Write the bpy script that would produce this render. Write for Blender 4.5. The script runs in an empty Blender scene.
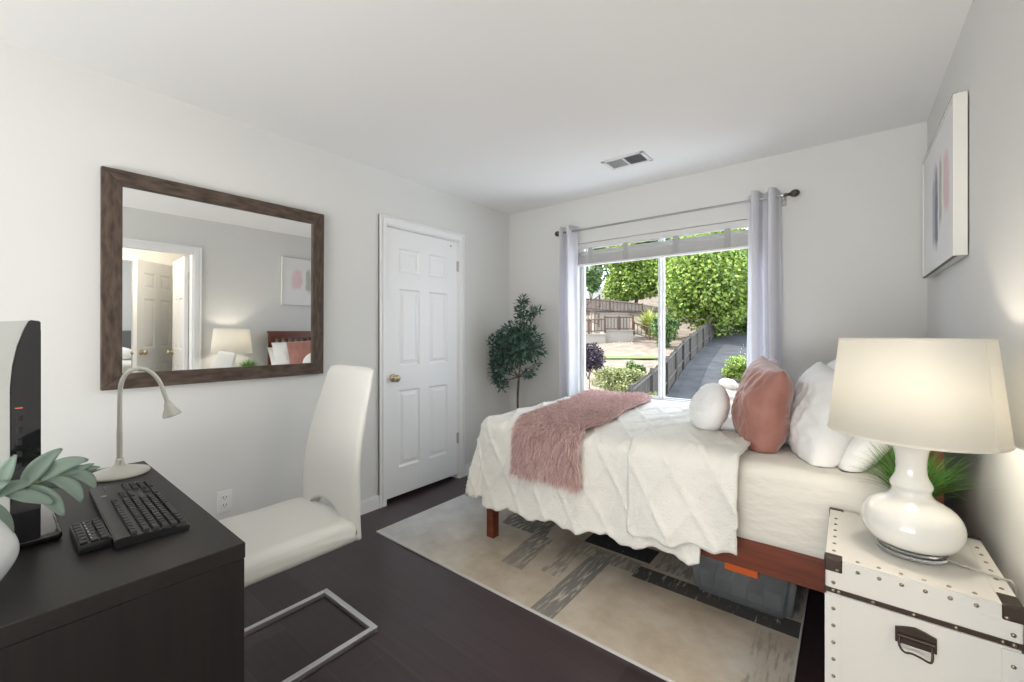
import bpy, bmesh, math, random
from mathutils import Vector, Matrix, noise
C = bpy.context.scene.collection
S = bpy.context.scene
PI = math.pi

# ---------------------------------------------------------------- camera, world, lights, exposure
F_PX, YAW = 421.06, 0.6739
cam_d = bpy.data.cameras.new('camera'); cam = bpy.data.objects.new('camera', cam_d); C.objects.link(cam)
cam_d.sensor_width = 36; cam_d.lens = F_PX / 1024 * 36; cam_d.shift_y = -8.9 / 1024; cam_d.clip_start = 0.02; cam_d.clip_end = 400
cam.location = (2.647, -3.2735, 1.267); cam.rotation_euler = (PI / 2, 0, YAW)
S.camera = cam
S.view_settings.view_transform = 'Standard'; S.view_settings.look = 'None'
S.view_settings.exposure = 0.16; S.view_settings.gamma = 1.0; S.view_settings.use_curve_mapping = False

w = bpy.data.worlds.new('sky'); S.world = w; w.use_nodes = True
bg = w.node_tree.nodes['Background']; bg.inputs[0].default_value = (0.80, 0.90, 1.0, 1); bg.inputs[1].default_value = 4.9

def light(name, kind, loc, energy, color, rot=(0, 0, 0), **kw):
    d = bpy.data.lights.new(name, kind); d.energy = energy; d.color = color
    for k, v in kw.items(): setattr(d, k, v)
    o = bpy.data.objects.new(name, d); C.objects.link(o); o.location = loc; o.rotation_euler = rot
    return o
sun = light('sun', 'SUN', (0, 0, 12), 8.6, (1, .95, .86), angle=.01)
sun.rotation_euler = Vector((-0.62, -0.30, 0.85)).to_track_quat('Z', 'Y').to_euler()
# two added fill panels behind the camera, without fixtures, and the landing's ceiling light
light('ceiling_bounce_fill', 'AREA', (2.3, -5.3, .7), 90, (1, .99, .97), (PI - math.radians(42), 0, 0), shape='RECTANGLE', size=2.6, size_y=1.0)
light('room_back_fill', 'AREA', (2.3, -6.2, 1.3), 19, (1, .985, .96), (math.radians(90), 0, math.radians(20)), shape='RECTANGLE', size=1.5, size_y=2.1)
light('landing_light', 'POINT', (3.75, -2.6, 2.1), 22, (1, .86, .66), shadow_soft_size=.12)
light('far_room_light', 'POINT', (5.6, -2.4, 1.9), 30, (.95, .97, 1), shadow_soft_size=.2)

# ---------------------------------------------------------------- materials
def nm(name, color=(.8, .8, .8), rough=.5, **kw):
    m = bpy.data.materials.new(name); m.use_nodes = True
    b = m.node_tree.nodes['Principled BSDF']
    b.inputs['Base Color'].default_value = (*color, 1); b.inputs['Roughness'].default_value = rough
    for k, v in kw.items(): b.inputs[k.replace('_', ' ')].default_value = v
    return m
def N(m, t, **kw):
    n = m.node_tree.nodes.new(t)
    for k, v in kw.items(): setattr(n, k, v)
    return n
def L(m, a, ao, b, bi): m.node_tree.links.new(a.outputs[ao], b.inputs[bi])
def P(m): return m.node_tree.nodes['Principled BSDF']
def noisy(m, c1, c2, scale=(10, 10, 10), nscale=5., detail=4, lo=.3, hi=.7, bump=0., coord='Object', bdist=.01, rough=None):
    tc = N(m, 'ShaderNodeTexCoord'); mp = N(m, 'ShaderNodeMapping'); mp.inputs['Scale'].default_value = scale
    tn = N(m, 'ShaderNodeTexNoise'); tn.inputs['Scale'].default_value = nscale; tn.inputs['Detail'].default_value = detail
    cr = N(m, 'ShaderNodeValToRGB')
    cr.color_ramp.elements[0].position = lo; cr.color_ramp.elements[0].color = (*c1, 1)
    cr.color_ramp.elements[1].position = hi; cr.color_ramp.elements[1].color = (*c2, 1)
    L(m, tc, coord, mp, 'Vector'); L(m, mp, 'Vector', tn, 'Vector'); L(m, tn, 'Fac', cr, 'Fac'); L(m, cr, 'Color', P(m), 'Base Color')
    if bump:
        bp = N(m, 'ShaderNodeBump'); bp.inputs['Strength'].default_value = bump; bp.inputs['Distance'].default_value = bdist
        L(m, tn, 'Fac', bp, 'Height'); L(m, bp, 'Normal', P(m), 'Normal')
    return m
def bumpy(m, nscale=60., strength=.2, dist=.003, scale=(1, 1, 1), detail=3):
    tc = N(m, 'ShaderNodeTexCoord'); mp = N(m, 'ShaderNodeMapping'); mp.inputs['Scale'].default_value = scale
    tn = N(m, 'ShaderNodeTexNoise'); tn.inputs['Scale'].default_value = nscale; tn.inputs['Detail'].default_value = detail
    bp = N(m, 'ShaderNodeBump'); bp.inputs['Strength'].default_value = strength; bp.inputs['Distance'].default_value = dist
    L(m, tc, 'Object', mp, 'Vector'); L(m, mp, 'Vector', tn, 'Vector'); L(m, tn, 'Fac', bp, 'Height'); L(m, bp, 'Normal', P(m), 'Normal')
    return m
def leafmat(name, cols, rough=.5, trans=.25):
    m = nm(name, cols[0], rough)
    g = N(m, 'ShaderNodeNewGeometry'); cr = N(m, 'ShaderNodeValToRGB')
    cr.color_ramp.elements[0].color = (*cols[0], 1); cr.color_ramp.elements[1].color = (*cols[-1], 1)
    for i, c in enumerate(cols[1:-1]):
        e = cr.color_ramp.elements.new((i + 1) / (len(cols) - 1)); e.color = (*c, 1)
    L(m, g, 'Random Per Island', cr, 'Fac'); L(m, cr, 'Color', P(m), 'Base Color')
    tr = N(m, 'ShaderNodeBsdfTranslucent'); mx = N(m, 'ShaderNodeMixShader'); mx.inputs[0].default_value = trans
    L(m, cr, 'Color', tr, 'Color'); L(m, P(m), 'BSDF', mx, 1); L(m, tr, 'BSDF', mx, 2)
    L(m, mx, 'Shader', m.node_tree.nodes['Material Output'], 'Surface')
    return m

M = {}
M['wall'] = bumpy(nm('wall_paint', (.735, .735, .715), .85), 90, .12, .002)
M['ceiling'] = bumpy(nm('ceiling_paint', (.90, .90, .89), .9), 70, .1, .002)
M['trim'] = nm('white_trim_paint', (.88, .885, .88), .35)
M['door'] = nm('white_door_paint', (.88, .885, .885), .38)
M['brass'] = nm('aged_brass', (.55, .47, .32), .28, Metallic=1.)
M['nickel'] = nm('brushed_nickel', (.55, .53, .48), .3, Metallic=1.)
M['darkmetal'] = nm('dark_metal', (.10, .09, .08), .35, Metallic=.9)
M['rod'] = nm('grey_rod', (.38, .37, .36), .35, Metallic=.7)
M['bronze'] = nm('bronze', (.055, .038, .028), .45, Metallic=.5)
M['stud'] = nm('antique_stud', (.33, .28, .20), .3, Metallic=1.)
M['chrome'] = nm('brushed_chrome', (.72, .72, .73), .28, Metallic=1.)
M['vinyl'] = nm('window_vinyl', (.78, .79, .81), .35)
M['blind'] = nm('blind_slat_white', (.72, .72, .71), .4)
M['tape'] = nm('ladder_tape', (.42, .42, .42), .8)
M['curtain'] = bumpy(nm('curtain_cloth', (.92, .92, .94), .8), 400, .15, .001)
tr = N(M['curtain'], 'ShaderNodeBsdfTranslucent'); tr.inputs[0].default_value = (.84, .84, .9, 1); mxs = N(M['curtain'], 'ShaderNodeMixShader'); mxs.inputs[0].default_value = .45
L(M['curtain'], P(M['curtain']), 'BSDF', mxs, 1); L(M['curtain'], tr, 'BSDF', mxs, 2); L(M['curtain'], mxs, 'Shader', M['curtain'].node_tree.nodes['Material Output'], 'Surface')
M['tuft'] = bumpy(nm('tufted_cotton', (.80, .785, .735), .95), 110, .6, .006)
M['sheet'] = bumpy(nm('sheet_cotton', (.74, .715, .65), .9), 9, .35, .02, (1, 1, 2.2))
M['white_pillow'] = bumpy(nm('pillow_cotton', (.83, .83, .82), .9), 14, .3, .012)
M['velvet'] = noisy(nm('rust_velvet', (.50, .22, .16), .6, Sheen_Weight=.5, Sheen_Roughness=.4), (.30, .125, .095), (.40, .18, .145), (1, 1, 1), 9, 3, bump=.25, bdist=.01)
M['lilac'] = bumpy(nm('lilac_cotton', (.66, .53, .58), .8), 18, .3, .01)
M['fur'] = leafmat('pink_fur', [(.56, .35, .33), (.74, .52, .49), (.88, .72, .69)], .8, .2)
M['fur_base'] = nm('pink_fur_backing', (.58, .38, .35), .9)
M['cherry'] = noisy(nm('cherry_wood', (.2, .05, .02), .3), (.105, .022, .009), (.20, .048, .018), (2, 30, 30), 2, 5)
M['desk'] = noisy(nm('black_brown_wood', (.02, .016, .014), .55), (.005, .0035, .003), (.012, .0085, .007), (30, 30, 2), 2, 4)
M['desk_top'] = noisy(nm('black_brown_top', (.03, .026, .022), .48), (.009, .0072, .006), (.016, .0125, .0105), (2, 30, 30), 2, 4)
M['black'] = nm('black_plastic', (.012, .012, .014), .35)
M['gloss'] = nm('gloss_black', (.008, .008, .009), .08, Coat_Weight=.6)
M['key'] = nm('key_plastic', (.014, .014, .017), .4)
M['silver'] = noisy(nm('monitor_back', (.5, .51, .48), .5), (.47, .48, .45), (.53, .54, .51), (1, 1, 1), 8)
M['orange_led'] = nm('orange_mark', (.55, .16, .06), .4)
M['grey_mark'] = nm('grey_marking', (.16, .16, .16), .5)
M['leather'] = bumpy(nm('white_leatherette', (.74, .74, .70), .42), 220, .12, .0015)
M['lampwhite'] = nm('cream_metal', (.66, .66, .60), .35)
M['glassceramic'] = nm('white_glass', (.78, .77, .72), .12, Coat_Weight=.6)
M['vase_white'] = nm('white_ceramic', (.78, .78, .76), .25)
M['acrylic'] = nm('clear_acrylic', (.9, .92, .92), .04, Transmission_Weight=.9, IOR=1.45)
M['trunk'] = bumpy(nm('white_canvas', (.70, .68, .635), .42), 300, .15, .001)
M['pot'] = nm('dark_pot', (.05, .05, .05), .5)
M['soil'] = noisy(nm('soil', (.05, .03, .02), 1), (.03, .02, .012), (.08, .05, .03), (1, 1, 1), 40)
M['bark'] = noisy(nm('bark', (.1, .07, .05), .9), (.06, .045, .035), (.17, .13, .10), (1, 1, .3), 30, bump=.5)
M['olive'] = leafmat('olive_leaf', [(.018, .05, .036), (.035, .09, .065), (.07, .15, .11), (.20, .30, .23)], .5, .15)
M['grass'] = leafmat('potted_grass', [(.05, .16, .02), (.10, .28, .04), (.20, .42, .09)], .5, .25)
M['lamb'] = leafmat('lambs_ear_leaf', [(.14, .21, .165), (.23, .31, .255), (.36, .44, .38)], .7, .2)
M['lamb_stem'] = nm('pale_green_stem', (.28, .40, .12), .6)
M['pane'] = bpy.data.materials.new('window_glass'); M['pane'].use_nodes = True
def panemat(m, refl=.05, tint=(1, 1, 1)):
    nt = m.node_tree; nt.nodes.remove(nt.nodes['Principled BSDF'])
    t = N(m, 'ShaderNodeBsdfTransparent'); t.inputs[0].default_value = (*tint, 1)
    g = N(m, 'ShaderNodeBsdfGlossy'); g.inputs['Roughness'].default_value = .02
    x = N(m, 'ShaderNodeMixShader'); x.inputs[0].default_value = refl
    L(m, t, 0, x, 1); L(m, g, 0, x, 2); L(m, x, 0, nt.nodes['Material Output'], 'Surface')
panemat(M['pane'], .001)
M['bin'] = bpy.data.materials.new('clear_bin_plastic'); M['bin'].use_nodes = True
def binmat(m):
    b = P(m); b.inputs['Base Color'].default_value = (.33, .34, .35, 1); b.inputs['Roughness'].default_value = .25
    t = N(m, 'ShaderNodeBsdfTransparent'); t.inputs[0].default_value = (.9, .93, .95, 1)
    x = N(m, 'ShaderNodeMixShader'); x.inputs[0].default_value = .34
    L(m, t, 0, x, 1); L(m, b, 0, x, 2); L(m, x, 0, m.node_tree.nodes['Material Output'], 'Surface')
binmat(M['bin'])
M['orange'] = nm('orange_plastic', (.75, .14, .02), .4)
M['mirror'] = nm('mirror_glass', (.93, .94, .94), .0, Metallic=1.)
M['mirror_frame'] = noisy(nm('rustic_wood', (.1, .07, .05), .6), (.035, .02, .014), (.125, .088, .064), (1, 2.2, 9), 6, 8, .32, .72, bump=.3, bdist=.003)
M['mirror_frame_v'] = noisy(nm('rustic_wood_upright', (.1, .07, .05), .6), (.035, .02, .014), (.125, .088, .064), (1, 9, 2.2), 6, 8, .32, .72, bump=.3, bdist=.003)
M['pic_frame'] = nm('picture_edge_white', (.78, .77, .72), .5)
M['duct'] = nm('duct_dark', (.10, .10, .11), .8)
M['vent'] = nm('vent_white', (.80, .80, .80), .4)
M['outlet'] = nm('outlet_plastic', (.84, .84, .83), .3)
M['slot'] = nm('socket_slot', (.08, .08, .08), .6)
M['cord'] = nm('grey_cord', (.42, .40, .36), .5)

# lamp shade: cloth that lets the bulb's light through
m = M['shade'] = nm('shade_linen', (.92, .91, .87), .9)
tr = N(m, 'ShaderNodeBsdfTranslucent'); tr.inputs[0].default_value = (.98, .96, .90, 1)
x = N(m, 'ShaderNodeMixShader'); x.inputs[0].default_value = .58
L(m, P(m), 'BSDF', x, 1); L(m, tr, 'BSDF', x, 2); L(m, x, 'Shader', m.node_tree.nodes['Material Output'], 'Surface')
bumpy(m, 500, .1, .0006)

# floor: dark planks running along X
m = M['floor'] = nm('dark_plank_floor', (.03, .02, .018), .32)
tc = N(m, 'ShaderNodeTexCoord'); br = N(m, 'ShaderNodeTexBrick'); br.offset = .37
br.inputs['Scale'].default_value = 1; br.inputs['Brick Width'].default_value = 1.22; br.inputs['Row Height'].default_value = .19
br.inputs['Mortar Size'].default_value = .0016; br.inputs['Color1'].default_value = (.032, .019, .023, 1); br.inputs['Color2'].default_value = (.050, .033, .039, 1); br.inputs['Mortar'].default_value = (.055, .042, .038, 1)
L(m, tc, 'Object', br, 'Vector')
mp = N(m, 'ShaderNodeMapping'); mp.inputs['Scale'].default_value = (1.5, 26, 1); tn = N(m, 'ShaderNodeTexNoise'); tn.inputs['Scale'].default_value = 2; tn.inputs['Detail'].default_value = 6
L(m, tc, 'Object', mp, 'Vector'); L(m, mp, 'Vector', tn, 'Vector')
mc = N(m, 'ShaderNodeMixRGB', blend_type='MULTIPLY'); mc.inputs[0].default_value = .8
mr = N(m, 'ShaderNodeMapRange'); mr.inputs['To Min'].default_value = .6; mr.inputs['To Max'].default_value = 1.5
L(m, tn, 'Fac', mr, 'Value'); L(m, br, 'Color', mc, 1); L(m, mr, 'Result', mc, 2); L(m, mc, 'Color', P(m), 'Base Color')
bp_ = N(m, 'ShaderNodeBump'); bp_.inputs['Strength'].default_value = .12; bp_.inputs['Distance'].default_value = .002
L(m, tn, 'Fac', bp_, 'Height'); L(m, bp_, 'Normal', P(m), 'Normal')

# ---------------------------------------------------------------- mesh helpers
def box(bm, x0, x1, y0, y1, z0, z1, bev=0., seg=2):
    r = bmesh.ops.create_cube(bm, size=1)
    bmesh.ops.scale(bm, vec=(x1 - x0, y1 - y0, z1 - z0), verts=r['verts'])
    bmesh.ops.translate(bm, vec=((x0 + x1) / 2, (y0 + y1) / 2, (z0 + z1) / 2), verts=r['verts'])
    if bev:
        es = {e for v in r['verts'] for e in v.link_edges}
        bmesh.ops.bevel(bm, geom=list(es), offset=bev, segments=seg, profile=.5, affect='EDGES')
def tube(bm, pts, r, seg=8, caps=True):
    pts = [Vector(p) for p in pts]; n = len(pts); rings = []
    rr = r if isinstance(r, (list, tuple)) else [r] * n
    t0 = (pts[1] - pts[0]).normalized(); up = Vector((0, 0, 1)) if abs(t0.z) < .9 else Vector((1, 0, 0))
    a = t0.cross(up).normalized()
    for i, p in enumerate(pts):
        t = (pts[min(i + 1, n - 1)] - pts[max(i - 1, 0)]).normalized()
        a = (a - t * a.dot(t)).normalized(); b = t.cross(a)
        rings.append([bm.verts.new(p + (a * math.cos(2 * PI * k / seg) + b * math.sin(2 * PI * k / seg)) * rr[i]) for k in range(seg)])
    for i in range(n - 1):
        for k in range(seg):
            bm.faces.new((rings[i][k], rings[i][(k + 1) % seg], rings[i + 1][(k + 1) % seg], rings[i + 1][k]))
    if caps:
        bm.faces.new(rings[0][::-1]); bm.faces.new(rings[-1])
def lathe(bm, prof, c=(0, 0, 0), seg=32, sx=1., sy=1., close=True):
    rings = []
    for (r, z) in prof:
        rings.append([bm.verts.new((c[0] + r * sx * math.cos(2 * PI * k / seg), c[1] + r * sy * math.sin(2 * PI * k / seg), c[2] + z)) for k in range(seg)])
    for i in range(len(prof) - 1):
        for k in range(seg):
            bm.faces.new((rings[i][k], rings[i][(k + 1) % seg], rings[i + 1][(k + 1) % seg], rings[i + 1][k]))
    if close:
        bm.faces.new(rings[0][::-1]); bm.faces.new(rings[-1])
def sphere(bm, c, r, sc=(1, 1, 1), u=16, v=10):
    q = bmesh.ops.create_uvsphere(bm, u_segments=u, v_segments=v, radius=r)
    bmesh.ops.scale(bm, vec=sc, verts=q['verts']); bmesh.ops.translate(bm, vec=c, verts=q['verts'])
def prism(bm, poly, f, h0, h1):
    """extrude a closed 2-D polygon; f(a, b, h) gives the 3-D point"""
    A = [bm.verts.new(f(a, b, h0)) for a, b in poly]; B = [bm.verts.new(f(a, b, h1)) for a, b in poly]
    n = len(poly); bm.faces.new(A); bm.faces.new(B[::-1])
    for i in range(n): bm.faces.new((A[i], B[i], B[(i + 1) % n], A[(i + 1) % n]))
def catmull(pts, n=8):
    pts = [Vector(p) for p in pts]; out = []
    for i in range(len(pts) - 1):
        p0, p1, p2, p3 = pts[max(i - 1, 0)], pts[i], pts[i + 1], pts[min(i + 2, len(pts) - 1)]
        for k in range(n):
            t = k / n
            out.append(.5 * ((2 * p1) + (p2 - p0) * t + (2 * p0 - 5 * p1 + 4 * p2 - p3) * t * t + (3 * p1 - p0 - 3 * p2 + p3) * t ** 3))
    out.append(pts[-1]); return out
ORG = {}
def link(name, bm, mat, parent=None, loc=None, smooth=False, fixn=True, thick=0, subsurf=0, auto=True):
    if loc is None: loc = ORG[parent.name] if parent else (0, 0, 0)
    loc = Vector(loc)
    if fixn: bmesh.ops.recalc_face_normals(bm, faces=bm.faces[:])
    bmesh.ops.translate(bm, vec=-loc, verts=bm.verts[:])
    me = bpy.data.meshes.new(name); bm.to_mesh(me); bm.free()
    for m_ in (mat if isinstance(mat, list) else [mat]): me.materials.append(m_)
    o = bpy.data.objects.new(name, me); C.objects.link(o)
    if parent: o.parent = parent
    else: o.location = loc
    ORG[o.name] = tuple(loc)
    if smooth:
        for p in me.polygons: p.use_smooth = True
        if smooth == 'auto':
            e = o.modifiers.new('split', 'EDGE_SPLIT'); e.split_angle = math.radians(38)
    if thick:
        s = o.modifiers.new('thickness', 'SOLIDIFY'); s.thickness = thick
    if subsurf:
        s = o.modifiers.new('round', 'SUBSURF'); s.levels = subsurf; s.render_levels = subsurf
    return o
def thing(name, label, cat, loc, group=None):
    o = bpy.data.objects.new(name, None); C.objects.link(o); o.location = loc; ORG[o.name] = tuple(loc)
    o.empty_display_size = .1
    return tag(o, label, cat, group)
def tag(o, label, cat, group=None, kind=None):
    o['label'] = label; o['category'] = cat
    if group: o['group'] = group
    if kind: o['kind'] = kind
    return o
def struct(o): o['kind'] = 'structure'; return o
def B(): return bmesh.new()
def copy_part(o, parent, offset):
    c = o.copy(); C.objects.link(c); c.parent = parent; c.location = Vector(o.location) + Vector(offset); return c

# ---------------------------------------------------------------- room shell
W, H, YB = 2.991, 2.44, -6.4
b = B(); box(b, -.9, 7.2, YB - .1, .12, -.12, 0); struct(link('floor', b, M['floor']))
b = B(); box(b, -.12, W + .12, YB - .1, .16, H, H + .1); struct(link('ceiling', b, M['ceiling']))
# far wall with the window opening
WX0, WX1, WZ0, WZ1 = .765, 2.20, .715, 2.048
b = B(); box(b, -.12, WX0, 0, .16, 0, H); box(b, WX1, W + .12, 0, .16, 0, H); box(b, WX0, WX1, 0, .16, 0, WZ0); box(b, WX0, WX1, 0, .16, WZ1, H)
struct(link('wall_far', b, M['wall']))
# left wall with the closet door opening
DY0, DY1, DZ = -1.44, -.712, 2.055
b = B(); box(b, -.12, 0, YB, DY0, 0, H); box(b, -.12, 0, DY1, 0, 0, H); box(b, -.12, 0, DY0, DY1, DZ, H)
struct(link('wall_left', b, M['wall']))
b = B(); box(b, -.9, -.85, -1.7, -.4, 0, H); box(b, -.85, -.12, -1.75, -1.7, 0, H); box(b, -.85, -.12, -.45, -.4, 0, H); box(b, -.9, -.12, -1.75, -.4, H, H + .05)
struct(link('wall_closet', b, M['wall']))
# right wall with the doorway to the landing
RY0, RY1, RZ = -2.72, -1.93, 2.06
b = B(); box(b, W, W + .12, YB, RY0, 0, H); box(b, W, W + .12, RY1, 0, 0, H); box(b, W, W + .12, RY0, RY1, RZ, H)
struct(link('wall_right', b, M['wall']))
b = B(); box(b, -.12, W + .12, YB - .1, YB, 0, H); struct(link('wall_back', b, M['wall']))

def run_board(name, segs, h=.098, t=.013):
    b = B()
    for (x0, x1, y0, y1) in segs:
        box(b, x0, x1, y0, y1, 0, h - .012); 
        cx, cy = (x0 + x1) / 2, (y0 + y1) / 2
        if x1 - x0 < y1 - y0: box(b, cx - (x1 - x0) * .3, cx + (x1 - x0) * .3, y0, y1, h - .013, h)
        else: box(b, x0, x1, cy - (y1 - y0) * .3, cy + (y1 - y0) * .3, h - .013, h)
    return struct(link(name, b, M['trim']))
run_board('baseboard_left', [(0, .014, YB, DY0 - .062), (0, .014, DY1 + .062, 0)])
run_board('baseboard_far', [(.014, W - .014, -.014, 0)])
run_board('baseboard_right', [(W - .014, W, RY1 + .075, 0), (W - .014, W, YB, RY0 - .075)])
def casing_profile(b, x, sgn, y0, y1, z1, wd=.062):
    """moulded casing round a door hole on a wall at x, sgn = side it projects to"""
    for (a0, a1, t) in ((0, wd, .011), (.006, wd * .55, .017), (wd * .8, wd, .02)):
        xa, xb = sorted((x, x + sgn * t))
        box(b, xa, xb, y0 - a1, y0 - a0, 0, z1 + a1); box(b, xa, xb, y1 + a0, y1 + a1, 0, z1 + a1)
        box(b, xa, xb, y0 - a0, y1 + a0, z1 + a0, z1 + a1)
b = B(); casing_profile(b, 0, 1, DY0, DY1, DZ)
box(b, -.12, 0, DY0 - .001, DY0 + .006, 0, DZ); box(b, -.12, 0, DY1 - .006, DY1 + .001, 0, DZ); box(b, -.12, 0, DY0, DY1, DZ - .006, DZ + .001)
struct(link('trim_1', b, M['trim']))
b = B(); casing_profile(b, W, -1, RY0, RY1, RZ, .07); casing_profile(b, W + .12, 1, RY0, RY1, RZ, .07)
box(b, W, W + .12, RY0 - .001, RY0 + .012, 0, RZ); box(b, W, W + .12, RY1 - .012, RY1 + .001, 0, RZ); box(b, W, W + .12, RY0, RY1, RZ - .012, RZ + .001)
struct(link('trim_2', b, M['trim']))

# ---------------------------------------------------------------- six-panel doors
def six_panel(w_, h_, t=.035):
    """door slab: x = 0..w_, y = -t..0 (front face at y 0), z = 0..h_"""
    b = B()
    st = w_ * .155; ms = w_ * .13; pw = (w_ - 2 * st - ms) / 2
    rows = [(.19 * h_ / 2.03 + .02, .80 * h_ / 2.03), (.985 * h_ / 2.03, 1.575 * h_ / 2.03), (1.70 * h_ / 2.03, 1.885 * h_ / 2.03)]
    xs = [(st, st + pw), (st + pw + ms, w_ - st)]
    box(b, 0, st, -t, 0, 0, h_); box(b, w_ - st, w_, -t, 0, 0, h_); box(b, st + pw, st + pw + ms, -t, 0, 0, h_)
    zs = [0] + [z for r in rows for z in r] + [h_]
    for x0, x1 in xs:
        for i in range(0, len(zs), 2): box(b, x0, x1, -t, 0, zs[i], zs[i + 1])
        for z0, z1 in rows:
            for yf, sg in ((0, -1), (-t, 1)):
                loops = [(0, 0), (.012, .011), (.022, .011), (.045, .003)]
                V = [[b.verts.new((xx, yf + sg * d, zz)) for xx, zz in ((x0 + i, z0 + i), (x1 - i, z0 + i), (x1 - i, z1 - i), (x0 + i, z1 - i))] for i, d in loops]
                for a, c in zip(V, V[1:]):
                    for k in range(4): b.faces.new((a[k], a[(k + 1) % 4], c[(k + 1) % 4], c[k]))
                b.faces.new(V[-1])
    return b
def xform(b, mat): bmesh.ops.transform(b, matrix=mat, verts=b.verts[:])
def knob_bm(d=1):
    b = B()
    prof = [(.001, 0), (.031, 0), (.031, .005), (.026, .009), (.011, .013), (.011, .028), (.02, .034), (.027, .043), (.028, .052), (.022, .061), (.001, .065)]
    lathe(b, prof, seg=24); return b
# closet door on the left wall
bd = six_panel(.716, 2.008); xf = Matrix.Translation((-.004, DY0 + .006, .036)) @ Matrix.Rotation(PI / 2, 4, 'Z') @ Matrix.Scale(-1, 4, (0, 1, 0))
xform(bd, xf)
d1 = struct(link('door_1', bd, M['door'], loc=(-.004, DY1, 0)))
b = knob_bm(); xform(b, Matrix.Translation((-.004, DY0 + .066, .925)) @ Matrix.Rotation(PI / 2, 4, 'Y')); kn = link('door_knob', b, M['brass'], d1, smooth=True); kn['label'] = 'aged brass round knob'
for z in (1.835, .352):
    b = B(); tube(b, [(.006, DY1 - .001, z - .045), (.006, DY1 - .001, z + .045)], .0075, 10); box(b, -.004, .002, DY1 - .012, DY1 + .01, z - .044, z + .044)
    link('hinge', b, M['nickel'], d1, smooth='auto')
b = B(); sphere(b, (.002, DY1 - .085, 2.0), .007); link('screw_plug', b, M['nickel'], d1, smooth=True)

# ---------------------------------------------------------------- landing seen in the mirror
LX = 4.45
b = B()
box(b, LX, LX + .1, -2.22, .1, 0, H); box(b, LX, LX + .1, YB, -2.95, 0, H); box(b, LX, LX + .1, -2.95, -2.22, 2.07, H)
box(b, W + .12, LX, -1.62, -1.52, 0, H); box(b, W + .12, 7.1, YB - .1, YB, 0, H)
box(b, 7.0, 7.1, YB, .1, 0, H); box(b, LX + .1, 7.0, 0, .1, 0, H)
struct(link('wall_landing', b, M['wall']))
b = B(); box(b, W + .12, 7.1, YB - .1, .1, H, H + .1); struct(link('ceiling_landing', b, M['ceiling']))
b = B(); casing_profile(b, LX, -1, -2.95, -2.22, 2.07, .06); struct(link('trim_3', b, M['trim']))
def swing_door(name, hinge, ang, w_, knob_mat):
    bd = six_panel(w_, 2.02)
    mt = Matrix.Translation((hinge[0], hinge[1], .015)) @ Matrix.Rotation(ang, 4, 'Z')
    xform(bd, mt); d = struct(link(name, bd, M['door'], loc=(hinge[0], hinge[1], 0)))
    for s, y in ((1, 0), (-1, -.035)):
        b = knob_bm(); xform(b, mt @ Matrix.Translation((w_ - .065, y, .93)) @ Matrix.Rotation(-s * PI / 2, 4, 'X')); link('door_knob', b, knob_mat, d, smooth=True)
    for z in (1.8, .25):
        b = B(); tube(b, [(0, .005, z - .045), (0, .005, z + .045)], .008, 8); box(b, 0, .03, -.001, .003, z - .045, z + .045); xform(b, mt); link('hinge', b, M['nickel'], d, smooth='auto')
    return d
swing_door('door_2', (W + .125, RY1 - .02), math.radians(3.5), .74, M['brass'])
swing_door('door_3', (4.40, -1.83), math.radians(222), .69, M['brass'])
# made bed in the room across the landing
t = thing('neighbouring_bed', 'white made bed in the room across the landing, seen in the mirror', 'bed', (6.1, -2.3, 0))
b = B(); box(b, 5.5, 6.9, -3.1, -1.5, .02, .35, .02); link('bed_base', b, M['cherry'], t)
b = B(); box(b, 5.45, 6.9, -3.12, -1.48, .35, .72, .08, 4); link('duvet', b, M['tuft'], t, smooth=True)
b = B(); box(b, 6.88, 6.97, -3.12, -1.48, .02, 1.15, .02); link('headboard', b, M['grey_mark'], t)
b = B(); box(b, 5.9, 6.5, -2.7, -2.0, .72, .9, .08, 4); link('pillow', b, M['white_pillow'], t, smooth=True)

# ---------------------------------------------------------------- window
b = B(); fy0, fy1 = .075, .125; fw = .042
def fr(b, x0, x1, z0, z1, y0, y1, wd):
    box(b, x0, x1, y0, y1, z0, z0 + wd); box(b, x0, x1, y0, y1, z1 - wd, z1); box(b, x0, x0 + wd, y0, y1, z0 + wd, z1 - wd); box(b, x1 - wd, x1, y0, y1, z0 + wd, z1 - wd)
fr(b, WX0, WX1, WZ0, WZ1, fy0, fy1, .022)
win = struct(link('window_1', b, M['vinyl'], loc=(WX0, .1, WZ0)))
b = B(); fr(b, WX0 + .02, 1.485, WZ0 + .02, WZ1 - .02, .07, .095, .020); link('sash', b, M['vinyl'], win)
b = B(); box(b, 1.462, 1.502, .095, .118, WZ0 + .02, WZ1 - .02); fr(b, 1.49, WX1 - .02, WZ0 + .02, WZ1 - .02, .1, .118, .014); link('sash', b, M['vinyl'], win)
b = B(); box(b, WX0 + .035, 1.47, .081, .085, WZ0 + .035, WZ1 - .035); link('window_pane', b, M['pane'], win)
b = B(); box(b, 1.50, WX1 - .03, .107, .111, WZ0 + .03, WZ1 - .03); link('window_pane', b, M['pane'], win)
b = B(); box(b, 1.465, 1.483, .058, .071, 1.32, 1.38, .003); link('latch', b, M['vinyl'], win)
b = B(); box(b, WX0 - .0, WX1 + .0, -.022, .075, WZ0 - .004, WZ0 + .014, .004); struct(link('trim_4', b, M['trim']))

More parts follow.
